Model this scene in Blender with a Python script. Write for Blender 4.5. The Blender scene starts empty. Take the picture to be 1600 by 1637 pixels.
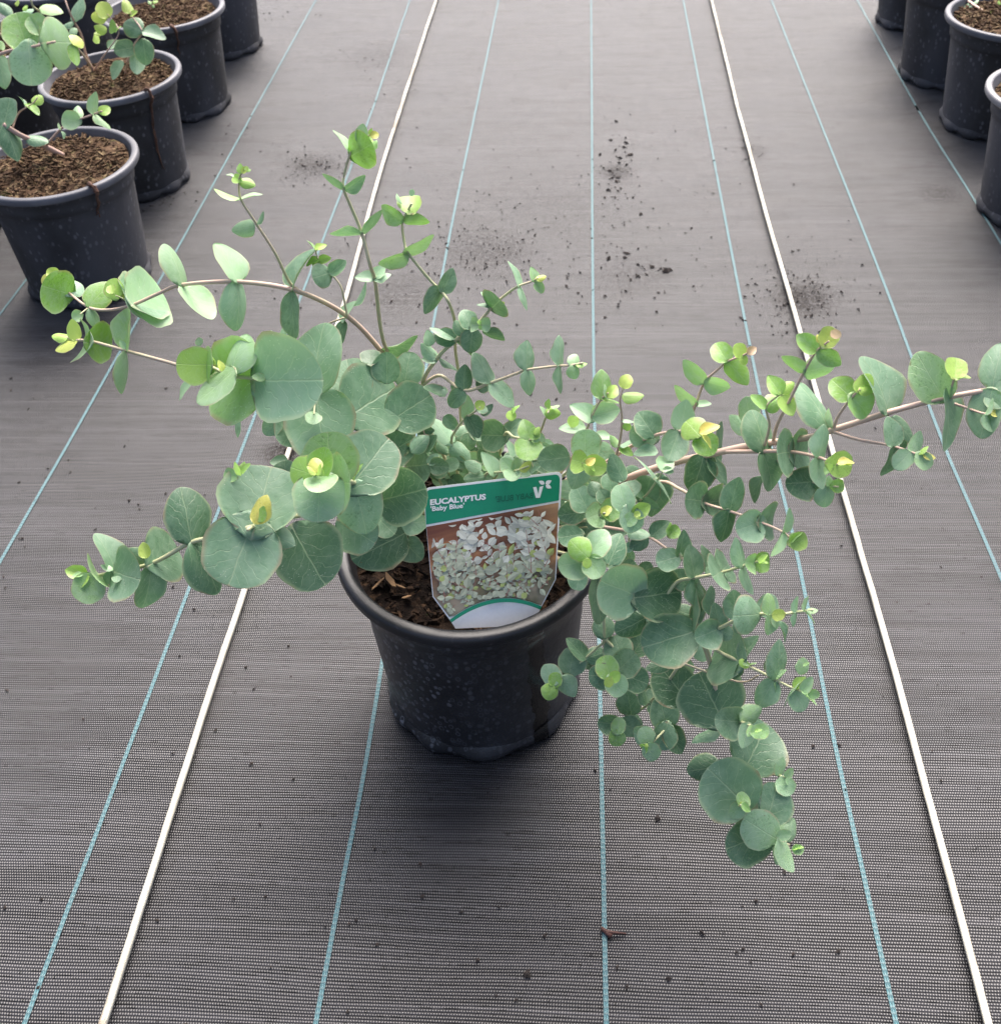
import bpy, bmesh, math, random
from mathutils import Vector, Matrix, noise
R = random.Random(7)
sc = bpy.context.scene
COL = sc.collection

# ---------------------------------------------------------------- camera, world, sun, exposure
FPX, CYP, CXP, CAMH = 1771.0, 573.0, 800.0, 1.0285        # focal length / principal point in photo pixels, camera height
VPX, VPY = 935.0, -740.0                                   # vanishing point of the aisle lines
Yc = Vector(((VPX-CXP)/FPX, (VPY-CYP)/FPX, 1.0)).normalized()
Xc = Vector((Yc.z, 0, -Yc.x)).normalized()
Zc = Xc.cross(Yc)
RIGHT = Vector((Xc.x, Yc.x, Zc.x)); DOWN = Vector((Xc.y, Yc.y, Zc.y)); FWD = Vector((Xc.z, Yc.z, Zc.z))
UP = -DOWN
CAM = Vector((0, 0, CAMH))
cd = bpy.data.cameras.new('camera'); cam = bpy.data.objects.new('camera', cd); COL.objects.link(cam)
cam.matrix_world = Matrix(((RIGHT.x, UP.x, -FWD.x, CAM.x), (RIGHT.y, UP.y, -FWD.y, CAM.y), (RIGHT.z, UP.z, -FWD.z, CAM.z), (0, 0, 0, 1)))
cd.sensor_fit = 'HORIZONTAL'; cd.sensor_width = 36.0; cd.lens = 36.0*FPX/1600.0
cd.shift_y = -(818.5-CYP)/1600.0; cd.clip_start = 0.02; cd.clip_end = 500.0
cd.dof.use_dof = True; cd.dof.focus_distance = 1.08; cd.dof.aperture_fstop = 15.0
sc.camera = cam

SUN_EL, SUN_AZ = math.radians(54), math.radians(8)        # light comes from above, a little beyond the plant
world = bpy.data.worlds.new('World'); sc.world = world; world.use_nodes = True
wn = world.node_tree.nodes; wl = world.node_tree.links
bg = wn['Background']; sky = wn.new('ShaderNodeTexSky'); sky.sky_type = 'NISHITA'; sky.sun_disc = False
sky.sun_elevation = SUN_EL; sky.sun_rotation = SUN_AZ; sky.air_density = 0.6; sky.dust_density = 6.0; sky.ozone_density = 0.6
wl.new(sky.outputs[0], bg.inputs[0]); bg.inputs[1].default_value = 0.092
sd = bpy.data.lights.new('sun', 'SUN'); sun = bpy.data.objects.new('sun', sd); COL.objects.link(sun)
sd.energy = 1.5; sd.angle = math.radians(50); sd.color = (1.0, 0.965, 0.93)
sdir = Vector((math.sin(SUN_AZ)*math.cos(SUN_EL), math.cos(SUN_AZ)*math.cos(SUN_EL), math.sin(SUN_EL)))
sun.rotation_euler = sdir.to_track_quat('Z', 'Y').to_euler()
sc.view_settings.view_transform = 'Standard'; sc.view_settings.look = 'None'
sc.view_settings.exposure = 1.84; sc.view_settings.gamma = 1.0; sc.view_settings.use_curve_mapping = False

# ---------------------------------------------------------------- helpers
def ray(px, py):
    return RIGHT*((px-CXP)/FPX) + DOWN*((py-CYP)/FPX) + FWD
def W(px, py, z=0.0):
    d = ray(px, py); return CAM + d*((z-CAMH)/d.z)
def pix(p):
    q = p-CAM; k = q.dot(FWD); return CXP+FPX*q.dot(RIGHT)/k, CYP+FPX*q.dot(DOWN)/k, k
WM = {}
def link(name, data, parent=None, mw=None):
    o = bpy.data.objects.new(name, data); COL.objects.link(o)
    mw = mw or Matrix.Identity(4)
    if parent:
        o.parent = parent; o.matrix_parent_inverse = WM[parent.name].inverted()
    o.matrix_basis = mw; WM[o.name] = mw
    return o
def empty(name, loc):
    return link(name, None, None, Matrix.Translation(loc))
def tag(o, label=None, cat=None, group=None, kind=None):
    if label: o['label'] = label
    if cat: o['category'] = cat
    if group: o['group'] = group
    if kind: o['kind'] = kind
    return o
def mesh(name, vs, fs, mat=None, smooth=True):
    me = bpy.data.meshes.new(name); me.from_pydata([tuple(v) for v in vs], [], fs); me.update()
    if smooth: me.polygons.foreach_set('use_smooth', [True]*len(me.polygons))
    if mat: me.materials.append(mat)
    return me
def crom(P, n=5):
    out = []
    m = len(P)
    for i in range(m-1):
        a, b, c, d = P[max(i-1, 0)], P[i], P[i+1], P[min(i+2, m-1)]
        for k in range(n):
            t = k/n
            out.append(0.5*((2*b)+(c-a)*t+(2*a-5*b+4*c-d)*t*t+(3*b-a-3*c+d)*t*t*t))
    out.append(P[-1]); return out
def tube(P, r0, r1, sides=6, vs=None, fs=None, org=Vector((0, 0, 0)), nodes=()):
    vs = [] if vs is None else vs; fs = [] if fs is None else fs
    n = len(P); b0 = len(vs)
    ref = Vector((0.3, 0.2, 1)).normalized()
    for i, p in enumerate(P):
        t = (P[min(i+1, n-1)]-P[max(i-1, 0)]).normalized()
        a = t.cross(ref)
        if a.length < 1e-3: a = t.cross(Vector((1, 0, 0)))
        a.normalize(); b = t.cross(a)
        r = r0+(r1-r0)*i/max(1, n-1)
        if i in nodes: r *= 1.35
        for k in range(sides):
            an = 2*math.pi*k/sides
            vs.append(p-org+a*(r*math.cos(an))+b*(r*math.sin(an)))
    for i in range(n-1):
        for k in range(sides):
            k2 = (k+1) % sides
            fs.append((b0+i*sides+k, b0+i*sides+k2, b0+(i+1)*sides+k2, b0+(i+1)*sides+k))
    fs.append(tuple(b0+k for k in range(sides))[::-1]); fs.append(tuple(b0+(n-1)*sides+k for k in range(sides)))
    return vs, fs

# ---- node helpers
class NT:
    def __init__(s, name):
        s.m = bpy.data.materials.new(name); s.m.use_nodes = True; s.t = s.m.node_tree; s.n = s.t.nodes; s.l = s.t.links
        s.b = s.n['Principled BSDF']; s.out = s.n['Material Output']
    def node(s, ty, **kw):
        x = s.n.new(ty)
        for k, v in kw.items(): setattr(x, k, v)
        return x
    def put(s, sock, v):
        if isinstance(v, bpy.types.NodeSocket): s.l.new(v, sock)
        elif v is not None:
            if hasattr(sock.default_value, '__len__') and not hasattr(v, '__len__'): v = [v]*len(sock.default_value)
            if hasattr(v, '__len__') and len(sock.default_value) == 4 and len(v) == 3: v = (*v, 1)
            sock.default_value = v
    def M(s, op, a, b=None, c=None, clamp=False):
        x = s.node('ShaderNodeMath', operation=op, use_clamp=clamp)
        s.put(x.inputs[0], a); s.put(x.inputs[1], b); s.put(x.inputs[2], c); return x.outputs[0]
    def mix(s, f, a, b, blend='MIX'):
        x = s.node('ShaderNodeMix', data_type='RGBA', blend_type=blend); s.put(x.inputs[0], f); s.put(x.inputs[6], a); s.put(x.inputs[7], b); return x.outputs[2]
    def noise(s, vec, scale, detail=3, rough=.55):
        x = s.node('ShaderNodeTexNoise'); s.put(x.inputs['Vector'], vec); s.put(x.inputs['Scale'], scale); s.put(x.inputs['Detail'], detail); s.put(x.inputs['Roughness'], rough); return x.outputs[0]
    def vor(s, vec, scale, feature='F1', out='Distance', rnd=1.0, dim='3D'):
        x = s.node('ShaderNodeTexVoronoi', feature=feature, voronoi_dimensions=dim); s.put(x.inputs['Vector'], vec); s.put(x.inputs['Scale'], scale); s.put(x.inputs['Randomness'], rnd); return x.outputs[out]
    def mr(s, v, a, b, c=0., d=1., smooth=True):
        x = s.node('ShaderNodeMapRange', interpolation_type='SMOOTHSTEP' if smooth else 'LINEAR'); s.put(x.inputs[0], v); s.put(x.inputs[1], a); s.put(x.inputs[2], b); s.put(x.inputs[3], c); s.put(x.inputs[4], d); return x.outputs[0]
    def ramp(s, v, stops):
        x = s.node('ShaderNodeValToRGB'); s.put(x.inputs[0], v); cr = x.color_ramp
        while len(cr.elements) < len(stops): cr.elements.new(0.5)
        for e, (p, c) in zip(cr.elements, stops): e.position = p; e.color = (*c, 1)
        return x.outputs[0]
    def vmul(s, v, k):
        x = s.node('ShaderNodeVectorMath', operation='MULTIPLY'); s.put(x.inputs[0], v); s.put(x.inputs[1], k); return x.outputs[0]
    def vadd(s, v, k):
        x = s.node('ShaderNodeVectorMath', operation='ADD'); s.put(x.inputs[0], v); s.put(x.inputs[1], k); return x.outputs[0]
    def sep(s, v):
        x = s.node('ShaderNodeSeparateXYZ'); s.put(x.inputs[0], v); return x.outputs
    def comb(s, x, y, z=0.0):
        c = s.node('ShaderNodeCombineXYZ'); s.put(c.inputs[0], x); s.put(c.inputs[1], y); s.put(c.inputs[2], z); return c.outputs[0]
    def coord(s, k='Object'):
        return s.node('ShaderNodeTexCoord').outputs[k]
    def bump(s, h, strength, dist):
        x = s.node('ShaderNodeBump'); s.put(x.inputs['Height'], h); s.put(x.inputs['Strength'], strength); s.put(x.inputs['Distance'], dist); s.l.new(x.outputs[0], s.b.inputs['Normal']); return x.outputs[0]
    def set(s, **kw):
        for k, v in kw.items(): s.put(s.b.inputs[k.replace('_', ' ')], v)
        return s

# ---------------------------------------------------------------- materials
def m_fabric():
    t = NT('woven_ground_fabric'); co = t.coord('Object'); x, y, z = t.sep(co)
    wob = t.noise(t.vmul(co, (3.2, 9., 1.)), 1.0, 1)
    v = t.M('ADD', t.M('DIVIDE', y, .0028), t.M('MULTIPLY', wob, 5.))
    row = t.M('FLOOR', v); fv = t.M('FRACT', v)
    wr = t.node('ShaderNodeTexWhiteNoise', noise_dimensions='1D'); t.put(wr.inputs['W'], row); rr = wr.outputs['Value']
    jit = t.noise(t.comb(t.M('MULTIPLY', x, 3.), t.M('MULTIPLY', row, 1.37), 3.3), 1.0, 1)
    u = t.M('ADD', t.M('ADD', t.M('DIVIDE', x, .0025), t.M('MULTIPLY', row, .5)), t.M('ADD', t.M('MULTIPLY', jit, 1.6), t.M('MULTIPLY', rr, .35))); fu = t.M('FRACT', u)
    hv = t.M('SINE', t.M('MULTIPLY', fv, math.pi)); hu = t.M('SINE', t.M('MULTIPLY', fu, math.pi))
    h = t.M('MULTIPLY', t.M('POWER', hv, .8), t.M('ADD', t.M('MULTIPLY', hu, .7), .3))
    # irregular picks: rows pushed apart leave short black slits
    dash = t.noise(t.comb(t.M('MULTIPLY', x, 24.), t.M('MULTIPLY', row, 7.7), 0.), 1.0, 2, .6)
    slit = t.M('MULTIPLY', t.mr(dash, .57, .64), t.mr(fv, .80, .30))
    speck = t.noise(t.comb(t.M('MULTIPLY', x, 85.), t.M('MULTIPLY', row, .83), 5.), 1.0, 1); slit = t.M('MAXIMUM', slit, t.mr(speck, .70, .75))
    broad = t.noise(t.vmul(co, (1.6, 4., 1.)), 1.6, 2, .6); streak = t.noise(t.vmul(co, (5., 75., 1.)), 1.0, 2)
    base = t.mix(t.mr(broad, .3, .72), (.0150, .0149, .0170), (.0320, .0314, .0350))
    base = t.mix(t.mr(streak, .40, .70), base, (.0115, .0112, .0122))
    band = t.noise(t.vmul(co, (9., 22., 1.)), 1.0, 4, .7); base = t.mix(t.mr(band, .50, .70, 0, .5), base, (.0105, .0100, .0108))
    base = t.mix(t.M('MULTIPLY', t.M('MULTIPLY', rr, t.mr(jit, .35, .7)), .6), base, (.066, .064, .069))
    base = t.mix(t.mr(h, .50, .02, 0, .8), base, (.007, .0068, .0075))
    base = t.mix(slit, base, (.002, .002, .002))
    # compost trodden into the weave
    grit = t.noise(co, 150., 3, .75); st = None
    for px, py, r_, k in ((780, 400, .15, .65), (880, 335, .26, .38), (986, 275, .06, .9), (1285, 478, .09, 1.), (500, 265, .10, .8), (600, 90, .16, .45), (455, 722, .06, 1.), (1205, 240, .05, .6), (250, 312, .08, .8), (1500, 310, .07, .8), (640, 470, .12, .6), (1010, 440, .12, .5)):
        p = W(px, py); dn = t.node('ShaderNodeVectorMath', operation='DISTANCE'); t.put(dn.inputs[0], co); dn.inputs[1].default_value = (p.x, p.y, 0)
        q = t.mr(dn.outputs['Value'], r_, r_*.15, 0, k); st = q if st is None else t.M('MAXIMUM', st, q)
    smear = t.M('MULTIPLY', st, t.mr(t.M('ADD', grit, t.M('MULTIPLY', st, .12)), .47, .64))
    base = t.mix(t.M('MULTIPLY', smear, .95), base, (.012, .0085, .0065))
    t.set(Base_Color=base, Roughness=t.M('ADD', t.mr(h, 0., 1., .50, .31), t.M('MULTIPLY', smear, .4)), Specular_IOR_Level=t.M('MULTIPLY', h, .78), Sheen_Weight=t.mr(band, .45, .68, .40, .16), Sheen_Roughness=.30)
    sag = t.noise(t.vmul(co, (5., 9., 1.)), 1.0, 1)
    t.bump(t.M('ADD', h, t.M('MULTIPLY', sag, 7.)), .65, .0008)
    return t.m
def m_thread():
    t = NT('teal_woven_thread'); co = t.coord('UV'); x, y, z = t.sep(co)
    v = t.M('DIVIDE', y, .0052); row = t.M('FLOOR', v); fv = t.M('FRACT', v)
    u = t.M('ADD', t.M('MULTIPLY', x, 1.0), t.M('MULTIPLY', t.M('MODULO', row, 2.), .5)); fu = t.M('FRACT', u)
    h = t.M('MULTIPLY', t.M('SINE', t.M('MULTIPLY', fv, math.pi)), t.M('SINE', t.M('MULTIPLY', fu, math.pi)))
    n = t.noise(t.vmul(co, (1., 22., 1.)), 1.0, 4)
    c = t.mix(t.mr(h, .15, .6), (.004, .022, .028), (.030, .135, .155)); c = t.mix(t.mr(n, .42, .66, 0, .75), c, (.045, .06, .063))
    c = t.mix(t.mr(y, 1.2, 2.6, 0, .5), c, (.13, .25, .27))
    t.set(Base_Color=c, Roughness=.5); t.bump(h, .8, .0008); return t.m
def m_cord():
    t = NT('white_plastic_cord'); co = t.coord('Object')
    n = t.noise(t.vmul(co, (60., 14., 60.)), 1.0, 4, .65); n2 = t.noise(co, 2.2, 3); sp = t.vor(co, 160.)
    c = t.mix(t.mr(n, .35, .75), (.66, .63, .53), (.52, .49, .39))
    c = t.mix(t.M('MULTIPLY', t.mr(n, .50, .60), t.mr(n2, .44, .60)), c, (.26, .20, .14))
    c = t.mix(t.M('MULTIPLY', t.mr(sp, .22, .1), t.mr(n2, .5, .6)), c, (.18, .15, .12))
    t.set(Base_Color=c, Roughness=.55); t.bump(n, .4, .0008); return t.m
def m_pot(name, dusty, wet=False):
    t = NT(name); co = t.coord('Object'); x, y, z = t.sep(co)
    n = t.noise(co, 9., 4); fine = t.noise(co, 160., 3)
    st = t.vmul(co, (1., 1., .62))
    vd = t.vor(t.vadd(st, t.vmul(t.node('ShaderNodeTexNoise').outputs['Color'], .004)), 125. if not dusty else 110., 'F1')
    edge = t.vor(st, 125. if not dusty else 110., 'DISTANCE_TO_EDGE')
    cellc = t.sep(t.vor(st, 125. if not dusty else 110., 'F1', 'Color'))[0]
    base = t.mix(t.mr(n, .3, .7), (.017, .0170, .0185), (.033, .0330, .0355))
    if dusty:
        side = t.noise(t.vmul(co, (7., 7., 2.5)), 1.0, 4)
        base = t.mix(t.mr(side, .36, .70, 0, .8), base, (.075, .076, .087))
        spot = t.M('MULTIPLY', t.mr(vd, .42, .15), t.mr(cellc, .40, .8)); base = t.mix(t.M('MULTIPLY', spot, .6), base, (.15, .15, .165))
        base = t.mix(t.mr(fine, .55, .8, 0, .4), base, (.07, .07, .075))
    else:
        # dried droplets: rings and filled marks, densest on the side that faces the weather
        st2 = t.vadd(t.vmul(co, (1., 1., .72)), t.vmul(t.node('ShaderNodeTexNoise').outputs['Color'], .003))
        vn = t.node('ShaderNodeTexVoronoi'); t.put(vn.inputs['Vector'], st2); vn.inputs['Scale'].default_value = 165.; dd = vn.outputs['Distance']; cc = t.sep(vn.outputs['Color'])
        rad = t.M('ADD', .26, t.M('MULTIPLY', cc[1], .22))
        ring = t.M('MULTIPLY', t.mr(t.M('ABSOLUTE', t.M('SUBTRACT', dd, rad)), .12, .02), t.mr(cc[0], .2, .8)); fill = t.M('MULTIPLY', t.mr(dd, rad, t.M('SUBTRACT', rad, .12)), t.mr(cc[2], .55, .95))
        left = t.mr(t.M('ADD', x, t.M('MULTIPLY', n, .08)), .08, -.07, .25, 1.)
        mk = t.M('MULTIPLY', left, t.M('MAXIMUM', t.M('MULTIPLY', ring, .55), t.M('MULTIPLY', fill, .75)))
        base = t.mix(mk, base, (.20, .20, .215))
        scr = t.noise(t.vmul(co, (22., 22., 90.)), 1.0, 4, .7); base = t.mix(t.mr(scr, .70, .76, 0, .35), base, (.12, .12, .125))
        haze = t.noise(co, 26., 4); base = t.mix(t.mr(haze, .5, .75, 0, .35), base, (.045, .046, .052))
        # the wet run down the right-hand front
        wav = t.M('ADD', x, t.M('MULTIPLY', t.noise(t.comb(0., 0., z), 28., 2), .022))
        run = t.mr(t.M('ABSOLUTE', t.M('SUBTRACT', wav, .0790)), .0085, .0065); front = t.mr(y, .0, -.02)
        base = t.mix(t.M('MULTIPLY', run, front), base, (.0015, .0015, .0018))
        t.set(Roughness=t.mr(t.M('MULTIPLY', run, front), 0., 1., .40, .16))
    t.set(Base_Color=base, Specular_IOR_Level=.45)
    if dusty: t.set(Roughness=.62)
    t.bump(t.M('ADD', fine, t.M('MULTIPLY', n, 2.)), .22, .0012); return t.m
def m_rim(name, c1, c2, rough, stain=0.):
    t = NT(name); co = t.coord('Object'); n = t.noise(co, 14., 4); f = t.noise(co, 120., 3)
    b = t.mix(t.mr(n, .35, .7), c1, c2); b = t.mix(t.mr(f, .6, .78, 0, .4), b, (.12, .11, .11))
    if stain: b = t.mix(t.mr(t.noise(co, 7., 4), .45, .62, 0, stain), b, (.42, .33, .22))
    t.set(Base_Color=b, Roughness=rough); t.bump(f, .2, .001); return t.m
def m_soil(name, a, b, c):
    t = NT(name); co = t.coord('Object'); n = t.noise(co, 60., 5, .7); v = t.vor(co, 130., 'F1', 'Color'); g = t.noise(co, 18., 3)
    k = t.mix(t.mr(n, .35, .68), a, b); k = t.mix(t.M('MULTIPLY', t.mr(t.sep(v)[0], .70, .95), .75), k, c)
    k = t.mix(t.mr(g, .58, .75, 0, .5), k, tuple(q*.45 for q in a)); k = t.mix(t.mr(t.noise(co, 34., 3), .60, .70, 0, .5), k, (.09, .10, .03)) if name == 'brown_compost' else k; t.set(Base_Color=k, Roughness=.92, Specular_IOR_Level=.15); t.bump(n, 1., .006); return t.m
def m_plain(name, c, rough=.6, var=.25, scale=40.):
    t = NT(name); co = t.coord('Object'); n = t.noise(co, scale, 4)
    t.set(Base_Color=t.mix(t.mr(n, .3, .7), tuple(q*(1-var) for q in c), tuple(min(1, q*(1+var)) for q in c)), Roughness=rough); t.bump(n, .25, .0006); return t.m
def m_leaf(attr=False):
    t = NT('glaucous_small_leaf' if attr else 'glaucous_leaf'); uv = t.coord('UV'); x, y, z = t.sep(uv)
    oi = t.node('ShaderNodeObjectInfo'); oc = t.sep(t.node('ShaderNodeAttribute', attribute_name='lc').outputs['Color'] if attr else oi.outputs['Color']); age_shade, pink, tone = oc[0], oc[1], oc[2]; rnd = t.M('FRACT', t.M('MULTIPLY', tone, 173.)) if attr else oi.outputs['Random']
    seed = t.vadd(uv, t.comb(t.M('MULTIPLY', rnd, 37.), t.M('MULTIPLY', rnd, 91.), 0.))
    ax = t.M('ABSOLUTE', x)
    wob = t.M('MULTIPLY', t.M('SUBTRACT', t.noise(seed, 3.6, 2), .5), .34)
    mid = t.mr(t.M('ABSOLUTE', t.M('ADD', x, t.M('MULTIPLY', wob, .12))), .016, .004)
    lat = t.M('ADD', t.M('SUBTRACT', y, t.M('MULTIPLY', t.M('POWER', ax, .8), .95)), wob)
    ph = t.M('ADD', t.M('DIVIDE', lat, .21), t.M('MULTIPLY', t.M('SIGN', x), .22))
    fl = t.M('ABSOLUTE', t.M('SUBTRACT', t.M('FRACT', ph), .5))
    latv = t.M('MULTIPLY', t.mr(fl, .055, .008), t.mr(ax, .45, .15, .1, .85))
    ret = t.mr(t.vor(t.vadd(seed, t.comb(wob, wob, 0.)), 9., 'DISTANCE_TO_EDGE', dim='2D'), .04, .0, 0, .45)
    vein = t.M('MAXIMUM', t.M('MAXIMUM', mid, latv), ret); young = t.mr(age_shade, .35, .7)
    vein = t.M('MULTIPLY', vein, t.M('SUBTRACT', 1., t.M('MULTIPLY', young, .55)))
    base = t.ramp(age_shade, [(0., (.062, .138, .080)), (.10, (.150, .268, .180)), (.20, (.255, .405, .295)), (.32, (.315, .480, .290)), (.48, (.240, .440, .090)), (.65, (.380, .560, .140)), (.80, (.520, .590, .160)), (1., (.62, .49, .130))])  # low end: less bloom plus shade put into the colour; mid green also backlight
    # wax bloom, rubbed off in places
    bl = t.noise(seed, 3.2, 3, .62); rub = t.noise(seed, 15., 2, .7)
    waxy = t.M('MULTIPLY', t.M('MULTIPLY', t.mr(bl, .38, .66), t.mr(age_shade, 0., .16, .25, 1.)), t.M('SUBTRACT', 1., young))
    base = t.mix(t.M('MULTIPLY', waxy, .38), base, (.36, .48, .40))
    base = t.mix(t.M('MULTIPLY', t.mr(rub, .50, .68), t.M('MULTIPLY', t.mr(bl, .58, .40, 0, .9), t.mr(rnd, .35, .95, .05, .8))), base, t.mix(.7, base, (.040, .105, .040)))
    base = t.mix(t.M('MULTIPLY', vein, .50), base, t.mix(.6, base, (.55, .64, .46)))
    ed = t.node('ShaderNodeAttribute', attribute_name='edge').outputs['Fac']
    margin = t.mix(t.mr(t.noise(seed, 2., 2), .45, .6), (.46, .52, .36), (.42, .26, .20))
    base = t.mix(t.M('MULTIPLY', t.mr(ed, .45, 1.), .55), base, margin)
    base = t.mix(t.M('MULTIPLY', pink, .8), base, (.72, .42, .36))
    spot = t.M('MULTIPLY', t.mr(t.noise(seed, 7., 3, .7), .66, .72), t.mr(rnd, .55, .75)); base = t.mix(t.M('MULTIPLY', spot, .7), base, (.16, .11, .045))
    # dried water droplets and grit
    vn = t.node('ShaderNodeTexVoronoi', voronoi_dimensions='2D'); t.put(vn.inputs['Vector'], seed); vn.inputs['Scale'].default_value = 30.; dv = vn.outputs['Distance']; dc = t.sep(vn.outputs['Color'])[1]
    base = t.mix(t.M('MULTIPLY', t.M('MULTIPLY', t.mr(dv, .22, .12), t.mr(dc, .86, .9)), t.mr(t.noise(seed, 1.5, 1), .5, .62, 0, .75)), base, (.62, .68, .62))
    base = t.mix(1.0, base, t.comb(t.M('MULTIPLY', tone, 1.10), t.M('MULTIPLY', tone, 1.13), tone), 'MULTIPLY')
    t.set(Base_Color=base, Roughness=t.mr(waxy, 0., 1., .38, .52), Specular_IOR_Level=.5)
    t.bump(t.M('ADD', t.M('MULTIPLY', t.M('MAXIMUM', mid, latv), -1.), t.M('MULTIPLY', bl, 1.2)), .35, .0012)
    tr = t.node('ShaderNodeBsdfTranslucent'); t.l.new(t.mix(.55, base, t.mix(1.0, base, (.9, 1.25, .30), 'MULTIPLY')), tr.inputs[0])
    mx = t.node('ShaderNodeMixShader'); mx.inputs[0].default_value = .24
    t.l.new(t.b.outputs[0], mx.inputs[1]); t.l.new(tr.outputs[0], mx.inputs[2]); t.l.new(mx.outputs[0], t.out.inputs[0]); return t.m
def m_stem():
    t = NT('stem_bark'); co = t.coord('Object'); oi = t.node('ShaderNodeObjectInfo'); k = t.sep(oi.outputs['Color'])[0]
    n = t.noise(co, 30., 3); f = t.noise(t.vmul(co, (200., 200., 200.)), 1., 3)
    g = t.mix(n, (.48, .52, .27), (.56, .54, .34)); p = t.mix(n, (.62, .47, .36), (.56, .37, .31)); w = t.mix(n, (.23, .115, .095), (.34, .20, .17))
    c = t.mix(t.mr(t.M('ADD', k, t.M('MULTIPLY', t.M('SUBTRACT', n, .5), .5)), .1, .55), g, p); c = t.mix(t.mr(k, .64, 1.), c, w)
    c = t.mix(t.mr(f, .55, .75, 0, .3), c, (.5, .47, .36))
    t.set(Base_Color=c, Roughness=.55); t.bump(f, .2, .0005); return t.m
FAB, THR, CORD = m_fabric(), m_thread(), m_cord()
POT0, POTB = m_pot('black_pot_plastic', False), m_pot('dusty_pot_plastic', True)
RIM0 = m_rim('black_rim_plastic', (.010, .0104, .0125), (.022, .0225, .026), .40)
RIMB = m_rim('grey_scuffed_rim', (.10, .102, .115), (.17, .172, .19), .5); RIMS = m_rim('stained_rim', (.20, .20, .21), (.34, .33, .32), .5, .95)
SOIL0 = m_soil('dark_peat', (.008, .005, .0037), (.024, .0145, .0100), (.085, .050, .030))
SOILB = m_soil('brown_compost', (.045, .026, .016), (.115, .070, .040), (.22, .16, .09))
LEAF, LEAF2, STEM = m_leaf(), m_leaf(True), m_stem()
ROOT = m_plain('brown_root', (.11, .055, .035), .8); CRUMB = m_plain('soil_crumb', (.022, .016, .013), .9, .6); CHIP = m_plain('bark_chip', (.30, .17, .08), .8)

# ---------------------------------------------------------------- ground
def ground():
    s = 40.; vs = [(-s, -s, 0), (s, -s, 0), (s, s, 0), (-s, s, 0)]
    g = link('ground', mesh('ground', vs, [(0, 1, 2, 3)], FAB, False)); tag(g, kind='structure'); return g
GROUND = ground()
def poly_x(pts, y):
    for (y0, x0), (y1, x1) in zip(pts, pts[1:]):
        if y0 <= y <= y1 or (y1, x1) == pts[-1] and y >= y0: return x0+(x1-x0)*(y-y0)/(y1-y0)
    return pts[0][1]
LINES = [[(505, 0), (185, 575), (0, 900)], [(655, 0), (590, 190), (398, 690), (305, 935), (40, 1637)], [(797, 0), (705, 450), (604, 1105), (505, 1637)],
         [(945, 0), (948, 500), (959, 1100), (969, 1637)], [(1092, 0), (1200, 560), (1270, 870), (1332, 1180), (1432, 1637)],
         [(1233, 0), (1400, 420), (1500, 690), (1600, 925)], [(1370, 0), (1470, 180), (1548, 305), (1640, 455)], [(372, 0), (245, 180), (25, 470), (-80, 610)]]
for ln in LINES:
    P = [W(x, y) for x, y in ln]
    a, b = P[0], P[-1]
    P = [a+(a-P[1]).normalized()*6.]+P+[b+(b-P[-2]).normalized()*1.2]
    C = crom(P, 8); vs, fs, uv = [], [], []; w = .0022; acc = 0.
    for i, p in enumerate(C):
        if i: acc += (p-C[i-1]).length
        for s in (-1, 1): vs.append((p.x+s*w, p.y, .0012)); uv.append(((s+1)/2*2., p.y+10.))
    fs = [(2*i, 2*i+1, 2*i+3, 2*i+2) for i in range(len(C)-1)]
    me = mesh('woven_stripe', vs, fs, THR, False); ul = me.uv_layers.new(name='UVMap')
    for lp in me.loops: ul.data[lp.index].uv = uv[lp.vertex_index]
    link('woven_stripe', me, GROUND)
def cord(pts, label):
    P = [W(x, y, .008) for x, y in pts]; P = [P[0]+(P[0]-P[1]).normalized()*6]+P+[P[-1]+(P[-1]-P[-2]).normalized()*1.2]
    C = crom(P, 40); vs, fs = [], []; sides = 10; n = len(C); k = 0
    for i, p in enumerate(C):
        wo = .0016*noise.noise(Vector((p.y*3.1, label.__len__(), 0)))+.0006*noise.noise(Vector((p.y*11, label.__len__(), 4))); hz = .0064+.0009*noise.noise(Vector((p.y*5, 3., 1.)))
        for s in range(sides):
            an = 2*math.pi*(s+.5)/sides; sx = math.copysign(abs(math.cos(an))**.55, math.cos(an)); sz = math.copysign(abs(math.sin(an))**.55, math.sin(an))
            nz = 1+.10*noise.noise(Vector((p.y*55, s*1.7, 2.)))
            vs.append((p.x+wo+sx*(.0037 if sz > -.3 else .0015)*nz, p.y, hz+sz*.0062*nz))
    for i in range(n-1):
        for s in range(sides):
            s2 = (s+1) % sides; fs.append((i*sides+s, i*sides+s2, (i+1)*sides+s2, (i+1)*sides+s))
    tag(link('plastic_strip', mesh('plastic_strip', vs, fs, CORD)), label, 'strip', 'white strips along the aisle')
cord([(697, 0), (648, 150), (598, 310), (540, 520), (460, 725), (393, 940), (300, 1220), (165, 1637)], 'stained off-white plastic strip between the lone pot and the seedling row')
cord([(1137, 0), (1190, 215), (1278, 530), (1345, 775), (1420, 1040), (1500, 1340), (1577, 1637)], 'clean off-white plastic strip running under the longest pinkish branch')

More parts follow.
